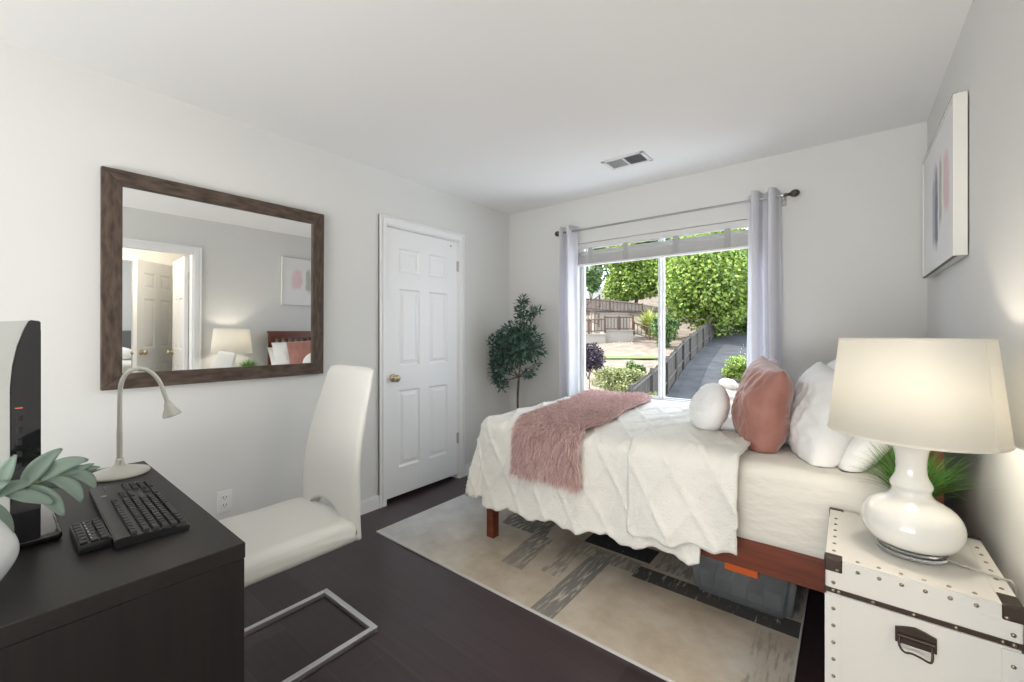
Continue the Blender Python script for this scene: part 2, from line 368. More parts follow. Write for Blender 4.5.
# raised blind
t = thing('window_blind', 'white slatted window blind drawn up into a stack at the window top', 'blind', (1.48, .035, 1.86))
b = B(); box(b, WX0 + .006, WX1 - .006, .008, .052, 2.0, 2.045, .002); link('headrail', b, M['blind'], t)
z = 1.872; k = 0
while z < 1.975:
    b = B(); box(b, WX0 + .01, WX1 - .01, .006, .056, z, z + .0028); link('slat', b, M['blind'], t); z += .0048 if k < 13 else .012; k += 1
b = B(); box(b, WX0 + .01, WX1 - .01, .005, .057, 1.852, 1.868, .003); link('bottom_rail', b, M['blind'], t)
for x_ in (.90, 1.22, 1.62, 1.98):
    b = B(); box(b, x_ - .019, x_ + .019, .002, .005, 1.866, 2.0); link('ladder_tape', b, M['tape'], t)

# curtain rod
RYY, RZZ = -.09, 2.142
t = thing('curtain_rod', 'thin grey curtain rod with dark ball finials across the top of the window', 'curtain rod', (1.5, RYY, RZZ))
b = B(); tube(b, [(.66, RYY, RZZ), (2.345, RYY, RZZ)], .008, 12); link('rod', b, M['rod'], t, smooth='auto')
for x_, s in ((.624, -1), (2.384, 1)):
    b = B(); sphere(b, (x_, RYY, RZZ), .024, (1.15, 1, 1)); lathe_b = B(); 
    tube(b, [(x_ - s * .065, RYY, RZZ), (x_ - s * .045, RYY, RZZ), (x_ - s * .04, RYY, RZZ), (x_ - s * .02, RYY, RZZ)], [.008, .012, .009, .011], 12)
    lathe_b.free(); f_ = link('finial', b, M['darkmetal'], t, smooth=True)
for x_ in (.655, 2.318):
    b = B(); box(b, x_ - .006, x_ + .006, RYY - .004, -.002, RZZ - .014, RZZ - .006); box(b, x_ - .012, x_ + .012, -.006, -.001, RZZ - .05, RZZ + .02, .002); tube(b, [(x_ - .006, RYY, RZZ), (x_ + .006, RYY, RZZ)], .0135, 12)
    link('bracket', b, M['rod'], t)
def curtain(name, label, x0, x1, n, amp, ph, zb):
    b = B(); NX, NZ = 90, 26; V = []
    for j in range(NZ + 1):
        f_ = j / NZ; z_ = 2.19 + (zb - 2.19) * f_; row = []
        for i in range(NX + 1):
            u = i / NX
            a = amp * (1 + .15 * math.sin(7 * f_ + i * .1)); sq = math.sin(2 * PI * n * u + ph)
            y_ = RYY - a * math.copysign(abs(sq) ** .55, sq)
            x_ = x0 + (x1 - x0) * (u + .03 * math.sin(4 * PI * n * u + ph)) * (1 + .05 * f_) + .008 * math.sin(f_ * 9 + u * 5) * f_
            row.append(b.verts.new((x_, max(min(y_, -.02), -.15), z_)))
        V.append(row)
    for j in range(NZ):
        for i in range(NX): b.faces.new((V[j][i], V[j][i + 1], V[j + 1][i + 1], V[j + 1][i]))
    o = link(name, b, M['curtain'], loc=((x0 + x1) / 2, RYY, zb), smooth=True, thick=.002)
    return tag(o, label, 'curtain')
curtain('curtain', 'white grommet curtain bunched at the left side of the window', .668, .80, 1.5, .05, 1.7, .06)
cr_ = curtain('curtain', 'white grommet curtain bunched at the right side of the window above the pillows', 2.118, 2.308, 2.0, .056, 4.9, .06)

# ---------------------------------------------------------------- ceiling vent, outlets
t = thing('ceiling_vent', 'small white rectangular ceiling air vent with a dark right half', 'vent', (1.46, -.535, H))
b = B(); vx0, vx1, vy0, vy1 = 1.315, 1.61, -.625, -.44
box(b, vx0, vx1, vy0, vy0 + .022, H - .008, H - .001, .002); box(b, vx0, vx1, vy1 - .022, vy1, H - .008, H - .001, .002)
box(b, vx0, vx0 + .025, vy0, vy1, H - .008, H - .001, .002); box(b, vx1 - .025, vx1, vy0, vy1, H - .008, H - .001, .002); box(b, 1.455, 1.465, vy0, vy1, H - .0075, H - .001)
link('frame', b, M['vent'], t)
b = B(); box(b, vx0 + .02, vx1 - .02, vy0 + .02, vy1 - .02, H - .0015, H - .0005); link('duct', b, M['duct'], t)
for i in range(9):
    b = B(); y_ = vy0 + .027 + i * .0165
    p0, p1 = (y_, H - .007), (y_ + .0145, H - .003)
    prism(b, [(p0[0], p0[1]), (p0[0], p0[1] + .001), (p1[0], p1[1] + .001), (p1[0], p1[1])], lambda a, c, h: (h, a, c), vx0 + .025, 1.455); link('louver', b, M['vent'], t)
for i in range(8):
    b = B(); x_ = 1.47 + i * .0145; box(b, x_, x_ + .0012, vy0 + .022, vy1 - .022, H - .0065, H - .002); link('louver', b, M['rod'], t)
b = B(); sphere(b, (vx0 + .035, vy0 + .03, H - .008), .006); link('lever', b, M['rod'], t)
def outlet(y, z, label):
    t = thing('wall_outlet', label, 'outlet', (.0, y, z))
    b = B(); box(b, .001, .007, y - .036, y + .036, z - .058, z + .058, .003); link('cover_plate', b, M['outlet'], t)
    for dz in (-.021, .021):
        b = B(); box(b, .006, .010, y - .017, y + .017, z + dz - .014, z + dz + .014, .002); s_ = link('socket', b, M['outlet'], t)
        b = B()
        for dy in (-.007, .007): box(b, .0098, .0105, y + dy - .0015, y + dy + .0015, z + dz - .003, z + dz + .008)
        box(b, .0098, .0105, y - .002, y + .002, z + dz - .010, z + dz - .006); link('slots', b, M['slot'], s_)
outlet(-2.462, .35, 'white wall outlet on the left wall above the chair seat')
outlet(-.39, .36, 'white wall outlet low on the left wall behind the olive tree')

# ---------------------------------------------------------------- mirror
t = thing('wall_mirror', 'large rectangular wall mirror in a rustic brown wood frame', 'mirror', (.03, -2.44, 1.0))
my0, my1, mz0, mz1, fwd = -2.949, -1.932, 1.004, 2.011, .071
def mitre(b, poly, x0=.004, x1=.032):
    prism(b, poly, lambda a, c, h: (h, a, c), x0, x1)
O4 = [(my0, mz0), (my1, mz0), (my1, mz1), (my0, mz1)]; I4 = [(my0 + fwd, mz0 + fwd), (my1 - fwd, mz0 + fwd), (my1 - fwd, mz1 - fwd), (my0 + fwd, mz1 - fwd)]
for k in range(4):
    b = B(); mitre(b, [O4[k], O4[(k + 1) % 4], I4[(k + 1) % 4], I4[k]])
    bmesh.ops.bevel(b, geom=b.edges[:], offset=.003, segments=1, affect='EDGES')
    link('frame_rail', b, M['mirror_frame'] if k % 2 == 0 else M['mirror_frame_v'], t)
b = B(); box(b, .012, .018, my0 + fwd - .008, my1 - fwd + .008, mz0 + fwd - .008, mz1 - fwd + .008); link('mirror_glass', b, M['mirror'], t)
t.rotation_euler = (0, math.radians(.6), math.radians(-.7)); t.location.x += .008

# ---------------------------------------------------------------- picture
m = M['art'] = nm('abstract_print', (.8, .8, .8), .6)
tc = N(m, 'ShaderNodeTexCoord')
sp = N(m, 'ShaderNodeSeparateXYZ'); L(m, tc, 'Object', sp, 0)
def band(cy, wy, cz, wz, sc):
    def d(out, c, w_):
        a = N(m, 'ShaderNodeMath', operation='SUBTRACT'); L(m, sp, out, a, 0); a.inputs[1].default_value = c
        q = N(m, 'ShaderNodeMath', operation='DIVIDE'); L(m, a, 0, q, 0); q.inputs[1].default_value = w_
        r_ = N(m, 'ShaderNodeMath', operation='POWER'); ab = N(m, 'ShaderNodeMath', operation='ABSOLUTE'); L(m, q, 0, ab, 0); L(m, ab, 0, r_, 0); r_.inputs[1].default_value = 3; return r_
    p, q = d('Y', cy, wy), d('Z', cz, wz)
    s_ = N(m, 'ShaderNodeMath', operation='ADD'); L(m, p, 0, s_, 0); L(m, q, 0, s_, 1)
    tn = N(m, 'ShaderNodeTexNoise'); tn.inputs['Scale'].default_value = sc; tn.inputs['Detail'].default_value = 4; L(m, tc, 'Object', tn, 'Vector')
    a2 = N(m, 'ShaderNodeMath', operation='MULTIPLY_ADD'); L(m, tn, 'Fac', a2, 0); a2.inputs[1].default_value = 2.4; L(m, s_, 0, a2, 2)
    mr = N(m, 'ShaderNodeMapRange'); mr.inputs['From Min'].default_value = 1.3; mr.inputs['From Max'].default_value = 2.2; mr.inputs['To Min'].default_value = 1; mr.inputs['To Max'].default_value = 0
    L(m, a2, 0, mr, 'Value'); return mr
prev = None
for (cy, wy, cz, wz, sc, col) in ((-.23, .075, .33, .15, 9, (.74, .56, .58, 1)), (.05, .085, .29, .21, 8, (.40, .42, .52, 1)), (.01, .045, .27, .20, 10, (.17, .18, .21, 1)), (-.09, .04, .31, .18, 12, (.46, .48, .42, 1))):
    mr = band(cy, wy, cz, wz, sc); mx = N(m, 'ShaderNodeMixRGB'); L(m, mr, 0, mx, 0); mx.inputs[2].default_value = col
    if prev: L(m, prev, 0, mx, 1)
    else: mx.inputs[1].default_value = (.80, .80, .80, 1)
    prev = mx
L(m, prev, 0, P(m), 'Base Color')
t = thing('framed_picture', 'white framed abstract picture with pink and grey smears on the right wall', 'picture', (W - .02, -.628, 1.549))
py0, py1, pz0, pz1 = -1.041, -.215, 1.549, 2.147
b = B()
for (a0, a1, c0, c1) in ((py0, py1, pz0, pz0 + .008), (py0, py1, pz1 - .008, pz1), (py0, py0 + .008, pz0 + .008, pz1 - .008), (py1 - .008, py1, pz0 + .008, pz1 - .008)):
    box(b, W - .042, W - .004, a0, a1, c0, c1, .001)
link('frame', b, M['pic_frame'], t)
b = B()
for (a0, a1, c0, c1) in ((py0, py1, pz1, pz1 + .0015), (py1, py1 + .0015, pz0, pz1), (py0, py1, pz0 - .0015, pz0)): box(b, W - .0425, W - .03, a0, a1, c0, c1)
link('edge_line', b, M['black'], t)
b = B(); box(b, W - .036, W - .032, py0 + .008, py1 - .008, pz0 + .008, pz1 - .008); link('print', b, M['art'], t)

# ---------------------------------------------------------------- bed
BX0, BX1, BY0, BY1 = .905, 2.90, -1.345, -.17
t = thing('bed', 'dark cherry wooden bed frame with slatted headboard against the right wall', 'bed', (1.9, -.7, 0))
for x_, y_ in ((BX0, BY0), (BX0, BY1 - .055)):
    b = B(); box(b, x_, x_ + .055, y_, y_ + .055, 0, .34, .004); link('leg', b, M['cherry'], t)
b = B(); box(b, 2.0, 2.05, -.72, -.67, 0, .34, .004); link('leg', b, M['cherry'], t)
for y_ in (BY0 - .02, BY1 - .01):
    b = B(); box(b, BX0 + .02, 2.868, y_, y_ + .028, .315, .465, .003); link('side_rail', b, M['cherry'], t)
b = B(); box(b, BX0, BX0 + .028, BY0 + .01, BY1, .315, .465, .003); link('foot_rail', b, M['cherry'], t)
for i in range(12):
    b = B(); x_ = BX0 + .1 + i * .16; box(b, x_, x_ + .07, BY0 + .01, BY1 - .01, .395, .412); link('bed_slat', b, M['cherry'], t)
HY0 = -1.215
for y_ in (HY0, BY1 - .07):
    b = B(); box(b, 2.868, 2.905, y_, y_ + .07, 0, 1.20, .003); link('headboard_post', b, M['cherry'], t)
b = B(); box(b, 2.858, 2.915, HY0 - .01, BY1 + .01, 1.195, 1.22, .004); link('top_rail', b, M['cherry'], t)
b = B(); box(b, 2.872, 2.90, HY0 + .07, BY1 - .07, 1.13, 1.196, .002); link('upper_rail', b, M['cherry'], t)
b = B(); box(b, 2.872, 2.90, HY0 + .07, BY1 - .07, .45, .62, .002); link('lower_rail', b, M['cherry'], t)
y_ = HY0 + .115
while y_ < BY1 - .12:
    b = B(); box(b, 2.878, 2.895, y_, y_ + .032, .62, 1.131, .002); link('headboard_slat', b, M['cherry'], t); y_ += .075

# mattress in its fitted sheet
def nz(p, s=1.): return noise.noise(Vector(p) * s)
b = B(); box(b, .96, 2.855, -1.372, -.16, .414, .742, 0)
bmesh.ops.bevel(b, geom=[e for e in b.edges], offset=.05, segments=5, profile=.5, affect='EDGES')
bmesh.ops.subdivide_edges(b, edges=[e for e in b.edges if e.calc_length() > .3], cuts=14, use_grid_fill=True)
for v in b.verts:
    n = nz((v.co.x * 1.3, v.co.y * 3, v.co.z * 9), 1.6) * .009 + nz((v.co.x * 5, v.co.y * 5, v.co.z * 16), 1.) * .004
    if v.co.z > .42: v.co.y += n * (1 if v.co.y < -.7 else -1); v.co.z += n * .5 if v.co.z > .7 else 0
tag(link('mattress', b, M['sheet'], loc=(1.9, -.7, .414), smooth=True), 'thick mattress in a cream fitted sheet on the wooden bed frame', 'mattress')

# tufted comforter: top grid with a skirt at the foot and the near side
def tuft(u, v):
    """diamond ridges in the cloth's own coordinates"""
    s = .155
    a = (u * .86 + v * .52) / s; c = (u * .86 - v * .52) / s
    da = abs(a - round(a)); dc = abs(c - round(c)); d = min(da, dc) * s
    return max(0, 1 - d / .016) ** 1.0
def drape(name, x0, x1, yfar, ynear, ztop, skirt, r, hem, parent=None, loc=None, foot=True, off=0., seed=0, cloth=(0, 0)):
    b = B(); step = .0125
    # parameter a: along X from the foot hem, c: across from far edge to near hem; arc lengths
    FH = hem(0, True) if foot else 0
    na = int((x1 - x0 + FH) / step); 
    cmax = (ynear - yfar) * -1 + skirt
    nc = int(cmax / step); V = []; uvs = {}
    def place(a, c):
        # a>0 inside the top plane, a<0 beyond the foot edge; c beyond width: hanging
        w_ = -(ynear - yfar)
        oa = max(0, -a); oc = max(0, c - w_)
        d = math.hypot(oa, oc); 
        if d == 0:
            ed = min(a if foot else 9, w_ - c)
            p = Vector((x0 + a, yfar - c, ztop)); nrm = Vector((0, 0, 1)); return p, nrm, 0, ed
        ux, uy = (-oa / d, -oc / d)
        ang = min(d / r, PI / 2 * .93)
        out = r * math.sin(ang); dz = r * (1 - math.cos(ang)); rest = max(0, d - r * ang)
        fl = .075 + .12 * (oa * oc / (d * d) * 2 if d else 0)
        out += rest * fl; dz += rest * math.sqrt(max(0, 1 - fl * fl))
        base = Vector((x0 + max(a, 0), yfar - min(c, w_), ztop))
        p = base + Vector((ux * out, uy * out, -dz))
        nrm = Vector((ux * math.sin(ang), uy * math.sin(ang), math.cos(ang)))
        return p, nrm, d, 0
    for i in range(na + 1):
        row = []
        for j in range(nc + 1):
            a = -FH + (x1 - x0 + FH) * i / na; c = cmax * j / nc
            w_ = -(ynear - yfar)
            oa, oc = max(0, -a), max(0, c - w_)
            # round the cloth corner off and shape the hem
            hl = hem(max(a, 0), False)
            if oc > 0: c = w_ + oc * hl / skirt; oc = c - w_
            if oa > 0 and oc > 0:
                d = math.hypot(oa, oc); mxd = .50
                if d > mxd: k = mxd / d; a, c = -oa * k, w_ + oc * k
            p, n, d, ed = place(a, c)
            t_ = tuft(a + cloth[0], c + cloth[1])
            fluff = .5 + .5 * nz((a * 60, c * 60, seed)); 
            h = off + t_ * .013 * (.6 + .6 * fluff) + .0030 * nz((a * 45, c * 45, 3 + seed)) + .012 * nz((a * 4, c * 4, seed)) + .004 * nz((a * 13, c * 13, seed))
            if d > .04: # hanging folds
                k = min(1, (d - .04) / .3)
                al = a if oc >= oa else c
                h += k * (.011 * math.sin(al * 15 + 1.3 * math.sin(al * 7) + seed) + .018 * nz((al * 6, d * 1.2, 7 + seed)))
            p = p + n * h
            row.append(b.verts.new(p)); 
        V.append(row)
    for i in range(na):
        for j in range(nc):
            try: b.faces.new((V[i][j], V[i + 1][j], V[i + 1][j + 1], V[i][j + 1]))
            except ValueError: pass
    bmesh.ops.remove_doubles(b, verts=b.verts[:], dist=.0004)
    return link(name, b, M['tuft'], parent, loc=loc, smooth=True, thick=.012)
def hem1(a, foot):
    if foot: return .44
    return .545 - .075 * min(1, max(0, (a - .1) / 1.3)) + .012 * math.sin(a * 23) + .006 * math.sin(a * 61)
t = thing('comforter', 'white tufted comforter with a diamond pattern spread over the lower bed', 'comforter', (1.6, -.7, .42))
drape('quilt', .965, 2.17, -.165, -1.345, .757, .53, .075, hem1, t, cloth=(.03, 0))
def hem2(a, foot): return .455 - .02 * a / .45 + .012 * math.sin(a * 40) + .01 * math.sin(a * 13)
drape('folded_edge', 1.862, 2.308, -.17, -1.345, .770, .45, .085, hem2, t, foot=False, off=.014, seed=5, cloth=(.08, .03))

# fur throw
rng = random.Random(4)
t = thing('fur_throw', 'shaggy dusty-pink throw blanket laid across the foot half of the bed', 'throw blanket', (1.4, -.8, .5))
TW = .40
def throw_pt(u, c):
    """u 0..1 across the strip, c arc length from the far end"""
    w_ = 1.175
    k_ = min(1, c / w_) ** .8; xl = 1.0 + .215 * k_; x_ = xl + u * (.50 - .10 * k_ + .012 * math.sin(c * 9))
    z0 = .786; r = .10
    if c < w_: p = Vector((x_, -.17 - c, z0)); n = Vector((0, 0, 1)); tg = Vector((0, -1, 0))
    else:
        d = c - w_; ang = min(d / r, PI / 2 * .94); rest = max(0, d - r * ang)
        p = Vector((x_ + .03 * rest, -.17 - w_ - r * math.sin(ang) - rest * .09, z0 - r * (1 - math.cos(ang)) - rest))
        n = Vector((0, -math.sin(ang), math.cos(ang))); tg = Vector((0, -math.cos(ang), -math.sin(ang)))
    h = .012 * nz((p.x * 6, c * 5, 2)) + (.012 * math.sin(x_ * 21) if c > w_ + .1 else 0)
    return p + n * h, n, tg
CL = 1.175 + .335
b = B(); V = []
for i in range(25):
    V.append([b.verts.new(throw_pt(i / 24, CL * j / 90)[0]) for j in range(91)])
for i in range(24):
    for j in range(90): b.faces.new((V[i][j], V[i + 1][j], V[i + 1][j + 1], V[i][j + 1]))
link('backing', b, M['fur_base'], t, smooth=True, thick=.012)
verts, faces = [], []
L0 = Vector(ORG[t.name])
for k in range(36000):
    u, c = rng.random(), rng.random() * CL
    if rng.random() < .5 and c < .8: c = .8 + rng.random() * (CL - .8)
    p, n, tg = throw_pt(u, c)
    cl = Vector((nz((p.x * 22, c * 22, 0)), nz((p.x * 22, c * 22, 9)), 0)) * 1.3
    sd = tg.cross(n)
    edge = (u - .5) * 2
    dr = (n * (.55 + rng.random() * .5) + tg * (.5 + cl.x + rng.uniform(-.3, .5)) + sd * -(cl.y * 1.0 + rng.uniform(-.45, .45) + (edge ** 5) * .9)).normalized()
    ln = rng.uniform(.022, .045); wd = rng.uniform(.0011, .0021)
    s1 = dr.cross(Vector((rng.uniform(-1, 1), rng.uniform(-1, 1), rng.uniform(-1, 1)))).normalized() * wd
    mid = p + n * .004 + dr * ln * .55; tip = p + dr * ln + Vector((0, 0, -.25 * ln)) + tg * ln * .25
    i0 = len(verts); verts += [p + n * .004 - s1 - L0, p + n * .004 + s1 - L0, mid + s1 * .9 - L0, mid - s1 * .9 - L0, tip - L0]
    faces += [(i0, i0 + 1, i0 + 2, i0 + 3), (i0 + 3, i0 + 2, i0 + 4)]
me = bpy.data.meshes.new('fur'); me.from_pydata(verts, [], faces); me.materials.append(M['fur'])
o = bpy.data.objects.new('fur', me); C.objects.link(o); o.parent = t; o['kind'] = 'stuff'; ORG['fur'] = tuple(L0)

# pillows
def pillow_bm(w_, h_, T, pinch=.06, seed=0, n=56, round_=False, pw=.55):
    b = B(); top, bot = [], []
    for i in range(n + 1):
        r1, r2 = [], []
        for j in range(n + 1):
            u, v = -1 + 2 * i / n, -1 + 2 * j / n
            if round_:
                x_, y_ = u * math.sqrt(1 - v * v / 2), v * math.sqrt(1 - u * u / 2); f_ = max(0, 1 - (x_ * x_ + y_ * y_)) ** .5; 
            else:
                x_ = u * (1 - pinch * (1 - v * v)); y_ = v * (1 - pinch * (1 - u * u))
                # corners stay pointed, sides draw in
                f_ = (max(0, 1 - abs(u) ** 2.2) * max(0, 1 - abs(v) ** 2.2)) ** pw
            an = math.atan2(v, u); rd = max(abs(u), abs(v)); wr = .035 * nz((u * 1.7, v * 1.7, seed)) + .03 * (1 - abs(nz((u * 3.2, v * 3.2, seed + 3))) * 2) * .6 + .014 * nz((u * 10, v * 10, seed + 5)) + (.016 * math.sin(an * 14 + 3 * nz((u * 2, v * 2, seed))) * rd ** 3 if not round_ else .01 * nz((u * 6, v * 6, seed)))
            z1 = T / 2 * f_ * (1 + wr * 4); z2 = -T / 2 * f_ * (1 - wr * 3)
            r1.append(b.verts.new((x_ * w_ / 2, y_ * h_ / 2, z1))); r2.append(b.verts.new((x_ * w_ / 2, y_ * h_ / 2, z2)) if 0 < i < n and 0 < j < n else r1[-1])
        top.append(r1); bot.append(r2)
    for i in range(n):
        for j in range(n):
            b.faces.new((top[i][j], top[i + 1][j], top[i + 1][j + 1], top[i][j + 1]))
            try: b.faces.new((bot[i][j], bot[i][j + 1], bot[i + 1][j + 1], bot[i + 1][j]))
            except ValueError: pass
    return b
def pillow(label, c, w_, h_, T, lean, yaw, mat, seed=0, roll=0., name='pillow', **kw):
    """w_ runs along Y, h_ upward; lean tilts the top towards +X; yaw turns about Z"""
    b = pillow_bm(w_, h_, T, seed=seed, **kw)
    # local: x=width, y=height, z=thickness  ->  world Y, Z, -X
    R0 = Matrix(((0, 0, -1, 0), (-1, 0, 0, 0), (0, 1, 0, 0), (0, 0, 0, 1)))
    xform(b, Matrix.Translation(c) @ Matrix.Rotation(yaw, 4, 'Z') @ Matrix.Rotation(lean, 4, 'Y') @ Matrix.Rotation(roll, 4, 'X') @ R0)
    zmin = min(v.co.z for v in b.verts)
    for v in b.verts:
        if v.co.z < .745: v.co.z = .745
    o = link(name, b, mat, loc=(c[0], c[1], .745), smooth=True)
    return tag(o, label, 'pillow')
pillow('small round-ended white cushion, frontmost of the pillows on the comforter', (2.095, -.97, .88), .34, .265, .16, math.radians(20), math.radians(24), M['white_pillow'], 1, round_=True)
pillow('rust-pink velvet square pillow standing between the two white ones', (2.33, -.98, .91), .43, .44, .215, math.radians(9), math.radians(19), M['velvet'], 2, roll=math.radians(6), pw=.45, pinch=.045)
pillow('added lilac-pink pillow mostly hidden behind the rust velvet pillow', (2.275, -.50, .92), .42, .41, .15, math.radians(12), math.radians(4), M['lilac'], 4)  # added pillow, imitates the lit lilac top of the rust one
pillow('large plump white pillow standing behind the rust velvet pillow', (2.55, -1.0, .905), .54, .42, .21, math.radians(15), math.radians(15), M['white_pillow'], 6, roll=math.radians(4), pw=.42, pinch=.045)
pillow('large white pillow at the far side of the bed by the headboard', (2.58, -.42, .93), .48, .43, .18, math.radians(17), 0, M['white_pillow'], 9)
pillow('white pillow slumped against the headboard behind the table lamp', (2.715, -.98, .865), .56, .38, .15, math.radians(33), math.radians(4), M['white_pillow'], 12, pw=.42)

# ---------------------------------------------------------------- rug
m = M['rug'] = nm('rug_weave', (.5, .47, .42), 1)
tc = N(m, 'ShaderNodeTexCoord'); sp = N(m, 'ShaderNodeSeparateXYZ'); L(m, tc, 'Object', sp, 0)
t1 = N(m, 'ShaderNodeTexNoise'); t1.inputs['Scale'].default_value = 2.6; t1.inputs['Detail'].default_value = 9; t1.inputs['Roughness'].default_value = .62; L(m, tc, 'Object', t1, 'Vector')
c1 = N(m, 'ShaderNodeValToRGB'); cr = c1.color_ramp; cr.elements[0].position = .33; cr.elements[0].color = (.40, .335, .25, 1); cr.elements[1].position = .66; cr.elements[1].color = (.66, .62, .55, 1)
e = cr.elements.new(.5); e.color = (.55, .48, .385, 1); L(m, t1, 'Fac', c1, 'Fac')
# whiter towards the foot end, beige at the head end
def math_(op, a, b_, c_=None):
    q = N(m, 'ShaderNodeMath', operation=op)
    for i, s_ in enumerate((a, b_, c_)):
        if s_ is None: continue
        if isinstance(s_, tuple): L(m, s_[0], s_[1], q, i)
        else: q.inputs[i].default_value = s_
    return (q, 0)
X_, Y_ = (sp, 'X'), (sp, 'Y')
mx0 = N(m, 'ShaderNodeMixRGB'); g0 = N(m, 'ShaderNodeMapRange'); g0.inputs['From Min'].default_value = .75; g0.inputs['From Max'].default_value = .1; L(m, sp, 'X', g0, 'Value')
L(m, g0, 0, mx0, 0); L(m, c1, 0, mx0, 1)
c1b = N(m, 'ShaderNodeValToRGB'); c1b.color_ramp.elements[0].position = .3; c1b.color_ramp.elements[0].color = (.42, .42, .43, 1); c1b.color_ramp.elements[1].position = .62; c1b.color_ramp.elements[1].color = (.66, .66, .65, 1); L(m, t1, 'Fac', c1b, 'Fac'); L(m, c1b, 0, mx0, 2)
st = N(m, 'ShaderNodeTexNoise'); st.inputs['Scale'].default_value = 1; st.inputs['Detail'].default_value = 5
mpp = N(m, 'ShaderNodeMapping'); mpp.inputs['Scale'].default_value = (60, 9, 1); L(m, tc, 'Object', mpp, 0); L(m, mpp, 0, st, 'Vector')
prev = (mx0, 0)
def rect(x0, x1, y0, y1, col, thr, shear=0.):
    """a worn woven block: x0..x1, y0..y1 in rug coordinates"""
    global prev
    xs = math_('MULTIPLY_ADD', Y_, shear, X_)
    a = math_('GREATER_THAN', xs, x0); b_ = math_('LESS_THAN', xs, x1); c = math_('GREATER_THAN', Y_, y0); d = math_('LESS_THAN', Y_, y1)
    k = math_('MULTIPLY', math_('MULTIPLY', a, b_), math_('MULTIPLY', c, d))
    mr = N(m, 'ShaderNodeMapRange'); mr.inputs['From Min'].default_value = thr; mr.inputs['From Max'].default_value = thr + .12; L(m, st, 'Fac', mr, 'Value')
    k = math_('MULTIPLY', k, (mr, 0)); mx = N(m, 'ShaderNodeMixRGB'); L(m, k[0], 0, mx, 0); L(m, prev[0], prev[1], mx, 1); mx.inputs[2].default_value = (*col, 1); prev = (mx, 0)
RX0, RY0_ = .325, -1.725      # object origin at the near foot corner
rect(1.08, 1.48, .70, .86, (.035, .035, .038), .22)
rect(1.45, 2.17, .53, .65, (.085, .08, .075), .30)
rect(1.19, 1.31, .0, .66, (.24, .235, .22), .36)
rect(1.08, 1.45, .56, .68, (.28, .27, .24), .42)
rect(.68, 1.02, .58, .82, (.22, .21, .195), .36, .25)
rect(.86, 1.0, .22, .60, (.30, .275, .24), .38, .12)
rect(1.08, 1.19, .28, .70, (.33, .31, .27), .44, .1)
rect(1.5, 2.17, .68, 1.3, (.30, .285, .26), .45)
rect(2.02, 2.17, .0, .5, (.40, .37, .31), .5)
L(m, prev[0], prev[1], P(m), 'Base Color')
t2 = N(m, 'ShaderNodeTexNoise'); t2.inputs['Scale'].default_value = 220; L(m, tc, 'Object', t2, 'Vector'); bp_ = N(m, 'ShaderNodeBump'); bp_.inputs['Strength'].default_value = .5; bp_.inputs['Distance'].default_value = .003; L(m, t2, 'Fac', bp_, 'Height'); L(m, bp_, 0, P(m), 'Normal')
t = thing('area_rug', 'large faded beige and grey patterned rug under the bed', 'rug', (RX0, RY0_, 0))
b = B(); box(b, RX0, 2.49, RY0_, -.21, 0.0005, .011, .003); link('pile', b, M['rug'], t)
b = B()
for (a0, a1, c0, c1_) in ((RX0 - .006, 2.496, RY0_ - .006, RY0_ + .002), (RX0 - .006, RX0 + .002, RY0_, -.21), (2.488, 2.496, RY0_, -.21)): box(b, a0, a1, c0, c1_, 0.0005, .0115, .002)
link('binding', b, nm('rug_binding', (.62, .61, .58), .9), t)

# ---------------------------------------------------------------- storage bins under the bed
def storage_bin(x0, x1, y0, y1, h, label, latch=None):
    z0 = .0125
    t = thing('storage_bin', label, 'storage bin', ((x0 + x1) / 2, (y0 + y1) / 2, z0), 'clear storage bins under the bed')
    b = B(); tp = .02
    prof = [(x0 + tp, y0 + tp), (x1 - tp, y0 + tp), (x1 - tp, y1 - tp), (x0 + tp, y1 - tp)]; up = [(x0, y0), (x1, y0), (x1, y1), (x0, y1)]
    A = [b.verts.new((*p, z0)) for p in prof]; Bv = [b.verts.new((*p, z0 + h - .03)) for p in up]; Dv = [b.verts.new((p[0], p[1], z0 + h)) for p in up]
    b.faces.new(A[::-1])
    for k in range(4): b.faces.new((A[k], A[(k + 1) % 4], Bv[(k + 1) % 4], Bv[k])); b.faces.new((Bv[k], Bv[(k + 1) % 4], Dv[(k + 1) % 4], Dv[k]))
    bmesh.ops.bevel(b, geom=[e for e in b.edges if abs(e.verts[0].co.z - e.verts[1].co.z) > .05], offset=.03, segments=4, affect='EDGES')
    link('tub', b, M['bin'], t, smooth='auto', thick=.0025)
    b = B(); box(b, x0 - .008, x1 + .008, y0 - .008, y1 + .008, z0 + h, z0 + h + .014, .004); link('lid', b, M['bin'], t)
    b = B(); rngb = random.Random(int(x0 * 100))
    for k in range(5):
        xa = x0 + .04 + k * (x1 - x0 - .1) / 5; box(b, xa, xa + (x1 - x0) / 6.2, y0 + .05, y1 - .05, z0 + .006, z0 + .04 + rngb.random() * .07, .012)
    ct = link('folded_contents', b, noisy(nm('bin_contents', (.2, .2, .2), .9), (.10, .10, .11), (.36, .35, .34), (1, 1, 1), 7), t, smooth='auto')
    if latch:
        b = B(); box(b, latch[0], latch[1], y0 - .02, y0 + .004, z0 + h - .055, z0 + h - .004, .004); l_ = link('handle_clip', b, M['orange'], t); l_['label'] = 'orange plastic clip'
storage_bin(2.03, 2.475, -1.12, -.35, .215, 'clear plastic storage bin with an orange clip under the bed beside the trunk', (2.20, 2.335))
storage_bin(1.56, 2.005, -.82, -.25, .215, 'clear plastic storage bin under the bed further from the trunk, behind the comforter hem')

